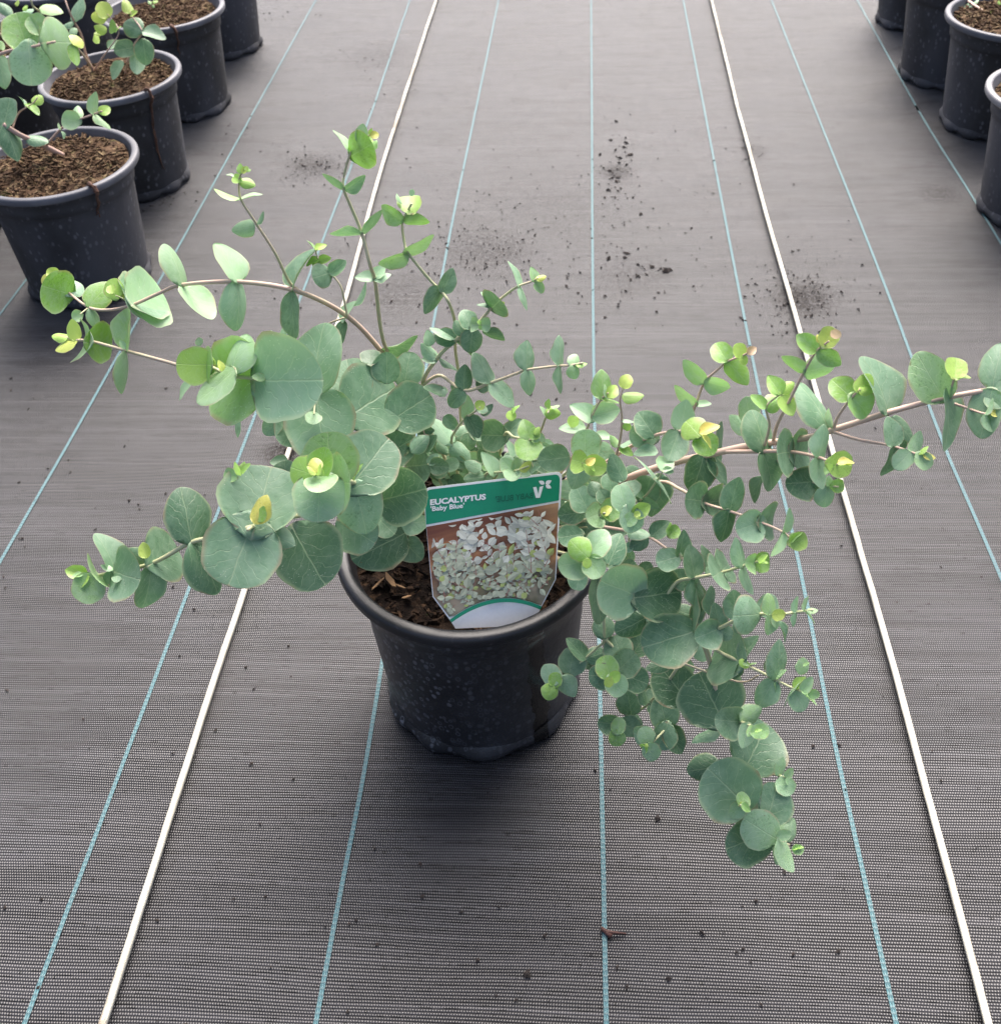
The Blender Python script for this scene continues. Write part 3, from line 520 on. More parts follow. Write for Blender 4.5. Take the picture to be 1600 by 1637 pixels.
MAIN = """
# upper-left arch
@ 3.2 1.2 .45 | 735 850 20, 700 740 25, 655 630 31, 610 562 37, 555 505 42.5, 475 465 48, 380 450 48, 291 455 46, 255 468 45, 212 487 44, 175 495 43, 142 491 43, 109 467 43
A 1320 400 1220 148 150 .28
A 1310 400 1378 675 150 .20
A 965 420 925 158 135 .28
A 965 430 1130 645 140 .30
A 655 550 800 480 400 .26
A 660 545 730 480 370 .12
A 370 560 495 400 175 .48
A 375 575 430 690 80 .28
A 540 495 515 390 122 .60 n=1
A 520 470 510 425 60 .68 n=1.5
A 600 520 610 475 45 .8
A 320 612 265 622 75 .34
A 240 475 85 430 262 .46
A 240 475 300 400 130 .2
A 180 380 110 328 75 .72
A 120 400 70 375 75 .85
B 265 1130 345 855 80 .10
B 265 1150 275 1430 115 .12
B 600 1335 570 1470 75 .04
B 665 1230 755 1100 40 .04
B 590 1340 665 1210 50 .2
B 850 1515 1065 1480 75 .02 f
@ 1.2 .7 .3 | 555 505 45, 552 490 46, 545 458 48, 527 435 49, 510 417 50, 504 398 51
B 505 1025 422 1050 150 .10
B 510 1030 612 955 92 .08
B 440 940 355 960 45 .56
B 440 945 512 930 58 .56
B 440 950 405 988 48 .56
B 415 870 482 840 45 .66
B 410 870 366 818 14 .4
@ 1. .7 .3 | 550 508 45, 530 515 44, 512 523 43
@ .9 .6 .1 | 212 487 44, 198 478 45, 185 472 46
@ .9 .6 .1 | 142 491 43, 128 502 43
# tall thin shoot left of centre
@ 1.6 .7 .35 | 475 462 48, 462 450 49, 440 405 53, 405 350 57, 385 318 59, 382 290 61, 386 276 62
S 640 1270 340 1330 270 .24 k=1.25
S 680 1230 800 1060 85 .06 k=1.3
S 420 850 40 740 75 .45 k=1.3
S 430 850 735 745 45 .3 k=1.3
S 420 570 640 620 170 .58
S 420 560 320 500 150 .6
S 320 500 222 450 40 .3
S 420 450 420 300 110 .5
S 460 450 520 350 90 .78
S 500 400 540 350 60 .6
S 520 420 580 385 40 .5
# tallest shoot
@ 2.4 .8 .25 | 735 845 20, 700 730 25, 645 610 32, 613 545 39, 600 452 47, 592 425 51, 578 372 54, 560 328 57, 549 300 59, 550 280 60, 560 245 62, 572 228 63, 592 215 64
B 790 1065 676 1040 70 .22
B 790 1065 885 1018 48 .2
B 785 1050 855 975 78 .22
B 715 770 528 812 52 .10 f
B 720 770 862 655 55 .08 f
B 600 485 455 422 50 .12 f
B 605 490 735 418 76 .06 f
B 635 250 550 108 42 .28
B 655 270 745 213 228 .50 f
B 705 195 722 75 88 .32
B 712 200 772 165 110 .52
B 770 240 797 172 42 .4
B 770 150 818 128 50 .92
B 765 140 775 100 25 .7
# second top shoot
@ 1.9 1. .2 | 745 850 20, 738 700 26, 733 600 33, 728 560 37, 727 515 42, 718 485 47, 705 465 48, 687 447 49, 653 405 52, 646 385 53, 643 355 55, 650 340 56, 658 325 57
B 1225 1120 1108 1265 112 .04 f
B 1225 1150 1300 1005 105 .12 f
B 1010 905 828 945 92 .38 f
B 985 890 1172 804 72 .34 f
B 975 690 833 612 108 .44 f
B 985 695 1137 682 75 .42 f
B 1030 628 1020 520 148 .60
B 970 580 950 515 18 .3
B 1030 530 1036 490 35 .3
# left mid shoot
@ 2.6 1.1 .35 | 730 855 20, 640 760 28, 540 690 34, 420 625 38, 370 610 39, 290 585 40, 200 560 41, 145 545 41, 120 543 41, 105 538 41
A 605 835 650 593 110 .42
A 600 850 652 1085 75 .3
A 600 830 565 782 40 .25
A 378 785 302 770 258 .3
A 370 790 512 795 252 .5
A 285 775 262 648 92 .72
A 290 780 148 815 72 .82
A 230 762 133 735 62 .62
C 110 480 18 592 46 .3
C 150 275 140 226 46 .34
C 545 365 550 193 66 .12
C 670 238 670 128 44 .2
C 380 722 360 828 36 .15
# big-leaved left shoot
@ 3.6 1.3 .05 | 725 858 20, 650 790 27, 590 700 33, 560 655 37, 505 632 41, 470 622 42.5, 420 607 43.5, 370 600 44, 335 585 44.5, 318 575 45
C 860 560 840 162 312 .16
C 865 590 905 932 400 .16
C 520 490 778 488 505 .20 n=.6
C 535 480 222 468 505 .44
C 345 450 372 213 145 .34 n=.5
C 360 425 155 618 145 .34 n=1
C 205 395 28 388 218 .60
C 212 395 148 390 228 .42 n=1
C 285 430 268 365 40 .8 n=1
C 545 480 470 458 50 .4 n=1.2
C 640 735 545 805 110 .15 n=-1
C 820 640 665 870 270 .16 n=-1.2
C 848 690 830 738 95 .28 n=2
C 1080 690 1350 520 440 .10 n=1.5
C 1330 720 1535 590 300 .10 n=1.5
C 1100 600 1040 365 260 .16 n=-1
C 1290 500 1290 325 165 .10 n=-1
C 1400 510 1420 330 175 .12 n=-2
C 1190 385 1190 316 120 .05 n=-2
C 1260 930 1400 715 240 .04
C 1425 1010 1535 1000 245 .10
C 1240 960 1435 850 235 .06 n=.5
@ 1. .7 .05 | 505 632 41, 503 650 41, 502 662 41.5
@ 1. .7 .05 | 505 632 41, 490 615 42, 478 602 42
# forward rosette
@ 3.2 1.2 .05 | 730 860 20, 660 830 27, 600 795 33, 567 772 37, 530 765 40, 508 760 42, 504 752 43
C 1085 1110 1290 850 375 .12
C 1095 1110 1165 1415 275 .22
C 960 1095 928 828 335 .42
C 880 1085 868 1306 320 .26
C 958 1110 1085 1110 345 .38 n=.6
C 870 1072 715 1020 205 .56 n=.4
C 870 1078 930 908 150 .5 n=.6
C 880 1078 885 1136 190 .34 n=1
C 855 1050 838 958 85 .86 n=1
C 855 1062 815 1008 32 .7 n=1.4
C 860 1062 892 1003 32 .7 n=1.4
C 1085 1090 1128 995 32 .45 n=1
C 1090 1095 1115 1000 26 .5 n=1.2
C 1105 1230 1105 1182 46 .66 n=1
C 1265 1212 1498 1158 345 .05
C 1240 1330 1310 1400 165 .14 n=-1
C 1380 1360 1522 1350 130 .16 n=-1
C 1395 1420 1110 1570 300 .04 n=-1
C 1390 1460 1490 1575 150 .06 n=-1.5
C 1030 1360 1200 1470 265 .14 n=-1
# front-left rosette and its long tip
@ 3.4 1.2 .05 | 725 855 20, 650 815 24, 560 810 29, 470 825 34, 405 841 37, 350 858 36, 306 867 35, 244 900 33, 185 914 32, 155 920 31.5, 135 922 31
D 1240 545 1335 198 485 .12
D 1215 545 1085 885 460 .13
C 740 1430 880 1690 410 .05
D 1272 572 1478 655 160 .16 n=.6
D 1240 530 1292 366 122 .92 n=1.2
D 1262 520 1302 432 62 .5 n=1.8
D 1440 140 1338 150 72 .16 n=-3
D 1440 290 1420 150 155 .06 n=-2
D 1120 245 1055 215 82 .36 n=-1
D 1150 232 1108 158 38 .55
D 1160 222 1207 162 32 .55
D 1165 212 1165 153 42 .55
D 845 650 790 333 275 .06
D 850 660 1050 915 195 .05
D 605 780 772 690 345 .12
D 592 800 580 1062 185 .10
D 560 770 418 718 125 .10 n=-.5
D 370 835 300 598 142 .15
D 375 840 495 880 315 .14 n=.5
D 350 850 300 895 70 .16
D 565 748 545 658 78 .7 n=1.2
D 350 825 285 785 40 .3 n=1
D 378 868 374 897 58 .2 n=1.2
D 245 835 222 850 235 .36
D 245 880 148 1002 195 .34
D 190 850 68 828 92 .6
D 200 860 108 928 78 .56 n=.6
D 160 858 92 856 34 .4 n=1
@ 1.9 1.5 .02 | 405 841 37, 400 844 38, 396 847 39
# back centre
@ 2.4 .9 .25 | 750 850 20, 690 700 30, 675 620 36, 697 575 40, 727 545 42, 752 526 43.5, 772 508 44.5, 785 492 45.5, 797 480 46, 825 459 47.5, 849 450 48, 860 444 48.5
E 1015 200 1004 108 58 .36
E 1020 210 1075 262 62 .36
E 1030 185 1087 160 42 .86
E 920 235 870 73 42 .22
E 920 235 990 362 42 .2
E 745 370 790 325 205 .05 f
E 745 365 688 265 42 .25
E 735 375 658 338 25 .2
E 760 340 770 290 42 .3
E 780 350 822 335 36 .76
E 665 475 603 470 88 .28 n=2
E 670 475 737 480 88 .28 n=2
E 668 472 662 448 26 .5 n=2.4
E 668 478 672 505 24 .45 n=2.4
E 610 500 570 383 112 .10
E 690 520 810 590 62 .03 f
E 620 510 610 642 132 .06
E 560 540 508 448 84 .03
E 510 585 388 530 118 .06
E 525 585 632 662 42 .03 f
E 510 565 373 473 46 .12
E 390 690 293 608 82 .16
E 395 705 303 690 62 .16
E 410 690 528 742 30 .04
E 345 610 335 513 72 .2
@ 2. .9 .3 | 750 850 20, 710 730 29, 670 640 35, 700 600 38, 741 624 39, 784 612 40, 828 596 41.5, 842 591 42, 890 585 43, 910 584 43.5, 932 580 44
E 735 845 658 653 128 .12
E 735 850 885 985 122 .16
E 965 765 985 586 122 .16
E 965 770 1002 916 98 .16
E 1175 735 1205 558 88 .22
E 1175 740 1215 902 52 .16
E 1245 735 1292 665 74 .32
E 1250 740 1280 812 78 .36
E 1285 735 1347 714 30 .5
E 565 890 570 738 112 .06
E 560 895 478 995 108 .06
E 720 850 645 870 105 .02 n=-1.5
Q 480 630 258 560 112 .04
Q 480 630 420 528 108 .12
Q 560 560 640 500 90 .02 n=-2
# small shoots behind the label
@ 1.8 .8 .15 | 760 850 20, 735 770 27, 722 710 32, 727 690 34, 742 671 36, 760 657 38, 768 650 38.5
E 575 1075 590 933 88 .3
E 645 1010 692 973 62 .72
E 650 1020 742 988 46 .3
E 590 1060 660 1192 112 .03
E 680 1050 752 993 52 .02
E 575 1080 667 1135 26 .3
E 490 1240 393 1073 108 .2
E 485 1245 605 1335 112 .16
Q 480 860 620 985 145 .03 n=-1
Q 530 1260 418 1075 95 .06 n=-.5
@ 1.8 .8 .15 | 770 850 20, 790 770 25, 806 696 32, 822 699 36, 845 703 37.5, 855 700 38
E 825 1185 688 1180 202 .07
E 830 1180 935 1085 112 .06
E 985 1215 948 1083 112 .42
E 980 1215 965 1332 168 .46
E 1020 1210 1010 1138 72 .46
E 1020 1180 1045 1130 40 .6
E 1010 1215 1050 1200 40 .3
E 870 1080 870 1028 62 .62 n=-2
E 880 1045 908 988 26 .5 n=-2
Q 740 1060 730 1205 165 .10 n=-1
Q 950 1200 840 1088 122 .08 n=-1
Q 1000 1400 1085 1255 135 .12
Q 1220 1300 1158 1108 92 .16
@ 1.5 .8 .3 | 790 850 20, 830 770 24, 862 695 35, 872 668 41, 878 655 42
E 1088 1045 1187 1045 82 .6
E 1090 1060 1060 998 28 .3
E 1108 1012 1108 953 36 .55
E 1125 1005 1172 985 22 .4
@ 1.7 .8 .1 | 770 855 20, 760 800 26, 775 760 30, 795 755 33, 825 752 35, 845 745 36
K 640 735 570 563 98 .24
K 540 690 428 638 92 .2
K 570 740 425 762 112 .06
K 775 700 700 618 102 .32
K 790 700 812 602 72 .34
K 835 700 905 636 62 .8
K 770 700 760 762 122 .3
K 800 700 902 722 72 .22
K 560 690 590 650 50 .34
K 910 720 975 665 26 .2
@ 1.6 .8 .1 | 740 855 20, 715 800 26, 700 760 29, 690 740 31, 684 742 32
K 400 800 350 743 74 .12
K 330 790 245 750 62 .12
K 170 660 307 670 122 .06
K 160 650 222 578 72 .14
K 40 560 152 448 122 .10
K 140 560 225 448 82 .06
Q 580 1310 715 1415 125 .04
Q 350 1010 268 1010 84 .06
Q 340 1060 300 1230 90 .1
K 345 560 420 690 90 .03 n=-1
# rosette right of label
@ 2. 1. .2 | 800 850 20, 850 800 23, 898 762 31, 925 738 39, 940 741 42
F 340 722 340 558 182 .34
F 235 720 53 745 170 .12
F 330 740 268 917 155 .20
F 345 762 258 738 145 .62 n=1
F 350 765 465 792 132 .62 n=1
F 350 770 402 728 50 1. n=1.6
F 345 770 402 808 26 .55 n=1.6
F 510 930 490 833 108 .05 n=-2
F 420 975 380 883 92 .05 n=-2
F 480 1010 438 938 92 .06 n=-1.5
F 640 960 610 873 145 .10 n=-2
F 250 970 182 958 88 .10 n=-2
F 590 870 498 715 122 .06
@ 1.6 .7 .5 | 850 810 23, 930 750 31, 975 740 37, 986 725 38, 993 690 41, 994 665 43, 991 640 45, 996 620 46
F 585 280 616 198 84 .72
F 580 340 707 340 78 .55
F 575 490 647 485 26 .2
F 590 510 627 547 52 .66
F 560 665 648 702 58 .46
F 560 650 498 593 52 .36
F 565 655 642 622 30 .2
@ 1.6 .7 .4 | 840 815 23, 905 745 31, 936 690 40, 946 665 42, 960 640 44, 972 628 45
F 450 350 455 173 132 .42
F 490 340 545 262 78 .66
F 485 345 482 262 26 .3
F 450 350 557 355 26 .46
F 395 490 262 385 108 .24
F 385 460 556 420 145 .24
F 345 560 188 523 78 .26
F 400 595 512 600 52 .26
F 260 522 270 463 72 .66
F 440 640 500 670 60 .2
@ 2. .9 .55 | 860 820 23, 960 745 31, 1015 710 39, 1046 696 41, 1085 689 43, 1117 694 45, 1128 695 45.5
F 785 590 690 446 168 .07
F 780 600 638 560 165 .12 n=-1
F 800 690 663 680 78 .15
F 940 560 868 738 168 .12
F 945 555 992 368 148 .26
F 1065 575 985 490 165 .60 n=.5
F 1065 580 1155 702 155 .46
F 1080 570 1188 508 74 1. n=1
F 1090 580 1152 657 32 .86 n=1
# upper right small shoot
@ 1.5 .7 .5 | 1090 735 34, 1095 690 37, 1112 647 40, 1126 611 43, 1147 591 45, 1162 578 46, 1185 569 47, 1200 561 47.5
F 1105 245 970 118 108 .36 f
F 1110 235 1258 295 112 .34 f
F 1250 110 1180 -12 135 .46
F 1250 110 1375 245 132 .5 f
F 1335 80 1320 0 90 .7
F 1340 80 1372 128 55 .66
F 1380 60 1435 20 55 .6 p
F 1055 385 912 283 72 .3 f
F 1055 395 1142 390 42 .26
# long pinkish branch
@ 4.0 1.8 .56 | 800 852 20, 880 825 23, 950 790 28.5, 1000 766 33, 1037 752 35, 1087 737 37, 1137 726 39, 1200 712 41, 1289 700 43, 1332 687 44, 1417 660 46, 1452 650 46.5, 1510 636 47.5, 1585 622 48.5, 1640 612 49
F 1100 715 1040 932 195 .03
F 1125 740 1252 882 95 .02
F 1200 760 1200 508 55 .02 n=-2
F 800 840 830 1087 145 .02 n=-2
F 1385 560 1262 468 102 .24 n=-2
F 1400 500 1370 345 135 .28 n=-1.5
G 490 735 390 443 155 .10
G 875 640 808 288 192 .15
G 900 680 1065 805 115 .02 n=-2
G 1245 555 1065 300 258 .34 f
G 1250 500 1312 855 122 .10 n=.5
G 1545 480 1595 200 230 .2
G 1545 490 1470 783 215 .2 n=.3
G 1545 485 1660 560 200 .2
G 525 735 520 615 30 .3
@ 2. .8 .55 | 1150 722 39.5, 1200 722 41, 1262 722 42.5, 1308 731 43.5, 1332 741 44, 1345 742 44.3
F 1480 690 1470 438 182 .12
G 70 890 185 1105 165 .12
F 1470 850 1408 1002 72 .02 n=-2
G 255 890 150 900 288 .10
G 255 890 356 880 270 .12
G 430 925 500 735 122 .2
G 425 925 440 1115 105 .2
G 510 965 652 985 165 .66 n=.5
G 525 960 482 1035 54 .4
G 560 965 655 940 48 .96 n=1
G 560 970 640 965 20 .7 n=1.3
@ 1.2 .7 .3 | 1225 722 41, 1266 754 40, 1296 770 40, 1330 777 40.5, 1340 778 40.7
G 385 1080 270 1092 198 .03
G 385 1085 450 1130 70 .02
G 480 1110 490 1242 122 .22
G 500 1110 500 1045 52 .36
G 520 1110 592 1105 88 .46
@ 1.5 .7 .6 | 1236 705 42, 1242 680 44, 1262 640 47, 1285 595 50, 1302 565 52, 1316 552 53, 1325 545 53.5
G 340 378 215 268 88 .38 f
G 345 378 553 340 145 .34 f
G 425 245 300 148 125 .46
G 430 245 568 330 120 .46 f
G 465 205 522 108 125 .72
G 450 190 430 140 40 .9
G 515 120 572 150 58 .6 p
@ 1.3 .7 .4 | 1222 712 42, 1230 680 44, 1225 650 46, 1246 631 47
G 190 520 115 402 108 .5
G 100 610 225 545 115 .46
G 95 605 5 530 75 .46
G 185 520 275 445 85 .62
G 200 530 262 655 108 .62
@ 1.4 .7 .6 | 1332 687 44, 1340 665 45.5, 1361 636 47.5, 1375 622 48.5
G 645 545 530 428 165 .5
G 650 545 755 642 165 .44
G 680 510 762 403 115 .66
G 690 500 790 480 70 .66
@ 1.2 .7 .5 | 1520 634 47.7, 1523 612 49, 1527 600 50
G 1305 405 1312 298 138 .66
G 1310 412 1402 412 30 .66
@ 1.2 .7 .5 | 1510 640 47, 1545 652 47, 1572 661 47.5, 1590 660 47.6
G 1500 650 1557 558 36 .3
G 1500 650 1525 757 68 .3
G 1535 645 1602 640 46 .9
@ 1.4 .7 .5 | 1332 690 44, 1370 702 44, 1407 709 44, 1430 714 44.3, 1455 722 44.6, 1470 727 45
G 915 855 890 673 128 .2
G 915 860 878 1042 95 .08
G 1020 890 925 992 125 .22
G 1025 890 1088 767 88 .28
G 960 820 990 870 50 .03 n=-1
G 1075 910 1132 992 105 .36
G 1080 905 1122 848 32 .55
G 1100 900 1172 932 42 .9
G 1030 910 1062 955 40 .03 n=-1
# pale sprig above the rosettes
@ 1.4 .7 .08 | 950 800 30, 1000 805 34, 1028 796 37, 1050 768 40, 1060 753 41.5
F 790 857 825 828 345 .2
F 840 802 860 732 115 .28
F 842 800 905 815 50 .3
F 715 985 645 943 42 .2
F 715 990 803 1052 62 .2
F 720 1000 762 858 175 .12 n=-.8
# shoot drooping right
@ 1.8 .8 .5 | 860 835 22.5, 960 790 32, 1050 770 36, 1087 782 38, 1125 804 38.5, 1166 817 39, 1216 835 39, 1250 850 39, 1268 864 39
F 1100 1005 990 990 222 .06
F 1105 1010 1238 1005 202 .05
F 1265 1070 1312 860 152 .06
F 1260 1060 1235 1262 138 .02
F 1465 1140 1325 1185 195 .22
F 1465 1140 1578 1140 238 .10
G 210 1405 250 1257 62 .3
G 210 1405 153 1557 58 .32
G 255 1470 352 1450 115 .6
G 255 1470 312 1393 44 .42
# rosettes below
@ 2. .9 .1 | 800 856 20, 860 850 21.5, 915 838 28, 955 823 37, 967 820 40
F 360 1065 290 918 162 .12
F 440 1080 362 1112 155 .32
F 455 1085 562 1040 145 .38
F 450 1090 502 1042 58 .82 n=1
F 450 1090 512 1122 36 .46 n=1
F 600 1055 570 913 148 .28
F 610 1060 650 1192 148 .2
F 650 1095 752 1032 100 .6
F 655 1095 603 1152 80 .36
F 660 1095 690 1080 40 .7 n=1
F 330 1070 185 1100 145 .02 n=-1
F 610 1190 742 1232 85 .15 n=-1
F 740 1240 628 1302 105 .02 n=-1.5
F 600 1320 640 1280 60 .12 n=-1
@ 2. .9 .2 | 800 860 20, 860 875 21.5, 908 886 29, 925 890 37, 940 893 41
H 375 200 212 238 195 .32
H 400 160 502 2 172 .28
H 385 190 472 297 152 .36
H 385 180 268 68 158 .52 n=.6
H 375 185 452 122 98 .62 n=1.2
H 380 185 382 250 62 .66 n=1.4
H 530 220 622 18 175 .02 n=-2
H 330 272 310 392 130 .10 n=-1.5
H 330 20 192 40 145 .05 n=-1
@ 1.5 .8 .5 | 950 840 31, 1010 850 34, 1040 860 36, 1060 873 36, 1084 890 36, 1095 893 36
F 765 1230 872 1138 112 .05
F 880 1222 942 1178 82 .46
F 880 1225 900 1150 36 .5
I 175 215 8 260 192 .12
I 185 210 250 5 122 .04
I 270 480 148 338 172 .05 n=-1
# big lower-right branch, hanging to the ground
@ 3.2 1.2 .3 | 800 862 20, 880 890 22, 940 912 28.5, 968 925 32, 1020 952 33, 1065 980 32, 1106 1010 30.5, 1125 1030 29.5, 1140 1080 26, 1153 1148 22, 1175 1190 19.5, 1195 1223 18, 1190 1260 17, 1183 1277 16.5, 1215 1310 16, 1235 1338 15.5, 1262 1352 15
H 725 440 492 345 372 .18 n=.8
H 740 450 1005 415 345 .03 n=.8
H 780 400 902 258 142 .10 n=-1
H 440 305 480 614 148 .07 n=.8
H 1100 690 790 790 345 .06 n=.8
H 1110 680 1095 372 62 .10 n=.8
H 1110 680 1150 445 62 .02 n=-1
H 770 600 598 702 175 .02 n=-2
H 740 320 812 218 112 .03 n=-2
H 950 900 795 950 105 .02 n=-2
H 1140 600 975 515 125 .02 n=-2
H 1060 1150 890 935 290 .02 n=-1.5
J 495 330 335 2 500 .03 n=1.4
J 490 395 268 470 95 .12 n=0.4
J 690 695 850 390 460 .06 n=1.4
J 490 700 255 740 205 .01 n=-0.6
J 690 1000 415 735 475 .10 n=2.4
J 850 1110 922 853 295 .12 n=1.4
J 850 930 798 848 82 .03 n=0.4
J 850 1225 545 1312 335 .05 n=0.4
J 895 1245 688 1115 292 .26 n=1.9
J 980 1270 1062 1112 152 .32 n=1.4
J 925 1245 1027 1212 88 .3 n=2.4
J 935 1260 1022 1497 115 .32 n=2.4
J 1040 1340 1137 1342 78 .42 n=1.4
J 1045 1340 1120 1310 40 .5 n=1.4
J 900 1290 932 1452 82 .22 n=1.4
@ 1.1 .7 .08 | 1190 1250 17, 1216 1237 18, 1240 1239 19, 1256 1243 19.5
J 935 775 987 648 78 .28
J 960 780 1012 917 145 .3
J 990 785 1042 716 68 .36 n=.6
J 995 790 1002 842 16 .3
@ 1.2 .7 .05 | 1183 1277 16.5, 1182 1283 19, 1184 1288 21
J 640 990 682 918 115 .42
J 640 985 588 1095 125 .32
J 650 990 722 1042 62 .46
J 640 995 655 975 24 .75
@ 1.6 .8 .05 | 1153 1148 22, 1170 1152 25, 1183 1154 28, 1198 1160 30, 1206 1166 31
J 640 355 498 350 240 .12
J 650 360 805 262 145 .36
J 710 370 658 545 135 .28
J 735 440 850 420 115 .42 n=.6
J 740 390 698 465 64 .4
J 755 435 805 412 30 .5 n=1
J 650 335 700 258 72 .12 n=-1
# side shoots of the lower-right branch
@ 1.8 .8 .05 | 1040 962 32, 1065 950 33, 1083 930 34, 1109 924 35, 1150 916 36, 1184 906 37, 1198 901 37.5, 1215 897 38
I 320 385 278 128 188 .08
I 300 400 425 650 165 .06
I 540 340 640 262 298 .07
I 540 345 478 385 315 .10 n=.5
I 725 295 648 66 125 .2
I 725 300 792 527 82 .12
I 830 265 786 265 158 .38
I 825 265 948 255 170 .5
I 870 265 942 208 52 .6
I 870 268 945 265 30 .6
I 430 320 400 126 82 .12 n=-1.5
I 440 300 430 360 60 .2 n=-1.5
@ 1.8 .8 .08 | 1106 1010 30.5, 1125 1012 31, 1148 1005 33, 1180 990 35, 1211 982 36.5, 1233 982 37.3, 1251 982 37.8, 1270 979 38, 1286 977 38.3, 1300 975 38.5
I 520 830 368 902 232 .12
I 530 830 510 628 152 .06
I 530 840 645 885 135 .08
I 690 745 638 503 192 .12
I 690 755 702 862 94 .10
I 855 705 708 720 298 .15 n=.4
I 880 700 1005 558 185 .10 n=-1
I 965 710 965 542 125 .36 n=.5
I 965 712 950 875 112 .36 n=.5
I 1075 705 982 712 98 .76 n=1
I 1010 720 1000 812 62 .34
I 1185 690 1180 556 56 .2
I 1185 690 1187 810 50 .2
I 1255 680 1307 563 28 .3
I 1260 680 1357 772 24 .3
I 1280 680 1367 660 52 .36
I 1040 780 1128 937 52 .05 n=-1.5
I 450 700 500 487 105 .06 n=-1.5
@ 1.8 .8 .08 | 1110 1016 30, 1140 1036 29.5, 1155 1045 29, 1180 1057 29.5, 1200 1067 29.8, 1219 1076 30, 1240 1087 30.3, 1262 1098 30.5, 1280 1105 30.8
I 705 1105 500 1010 485 .10
I 710 1105 852 897 112 .12
I 700 1110 802 1142 74 .56 n=.8
I 730 1130 780 1150 24 .4 n=1.2
I 790 1130 845 1110 20 .4
I 700 1130 660 1258 62 .06
I 1005 1260 1092 962 165 .13
I 1000 1265 868 1503 205 .15
I 960 1190 943 1062 62 .02 n=-1
I 1005 1290 1032 1365 40 .36
I 1020 1255 1107 1192 46 .36
I 1200 1155 1292 1150 135 .36
I 1250 1150 1300 1125 26 .4
I 1162 1347 1128 1322 295 .28
I 1160 1350 1255 1518 175 .24
I 1240 1370 1322 1246 104 .32 n=.8
I 1170 1335 1262 1248 84 .6
I 1290 1380 1378 1390 84 .34 n=1
I 1235 1370 1357 1470 32 .36 n=1
@ 1. .7 .3 | 1090 1060 27, 1180 1090 27, 1212 1080 29
# small rosettes hanging by the pot wall
@ 1.5 .8 .05 | 940 915 31, 960 960 28, 966 1020 24, 955 1035 22, 936 1052 20.5, 912 1074 19.5, 890 1093 19.5
H 495 735 490 588 148 .06
H 370 875 248 742 112 .05
H 375 875 498 828 124 .02
H 260 970 290 813 182 .10
H 200 1000 292 1135 132 .18
H 170 1050 88 926 132 .22
H 165 1060 160 976 90 .46
H 150 1055 108 1150 110 .56
H 380 880 420 935 90 .02 n=-1
@ 1.5 .8 .05 | 966 1020 24, 985 1040 23, 995 1052 23, 985 1072 24.5, 976 1084 25.5
H 560 1000 405 990 175 .05
H 620 865 570 726 195 .08
H 590 960 705 846 195 .12
H 700 835 775 718 152 .04 n=-1
H 640 990 785 1042 175 .02 n=-.6
H 540 1000 498 866 152 .42
H 545 1010 625 1112 152 .28
H 540 1010 515 1066 62 .72 n=.6
H 535 1010 610 983 78 .6 n=.6
@ 1.5 .8 .05 | 1095 1050 27, 1060 1100 22, 1033 1128 18, 1009 1145 17, 992 1158 17, 985 1170 17.5
H 685 1260 660 1096 158 .08
H 615 1330 462 1310 135 .05
H 620 1320 735 1372 145 .05
H 580 1380 612 1290 98 .38
H 580 1370 585 1472 110 .46
H 580 1385 570 1360 26 .5
H 690 1260 770 1320 60 .02 n=-.8
@ 1.5 .8 .05 | 1060 1100 22, 1050 1120 20, 1040 1145 18.5, 1064 1160 18, 1050 1180 18.5, 1033 1193 19
H 925 1335 888 1152 192 .10
H 830 1180 852 1098 125 .02 n=-1
H 790 1190 740 1072 64 .02
H 930 1340 878 1486 165 .10 n=.4
H 930 1340 1015 1515 152 .02
H 830 1400 705 1400 135 .15 n=.5
H 810 1450 760 1356 115 .32 n=.8
H 790 1480 855 1562 125 .28 n=.8
H 790 1480 752 1495 64 .5 n=1
H 790 1485 790 1460 24 .7 n=1.2
"""
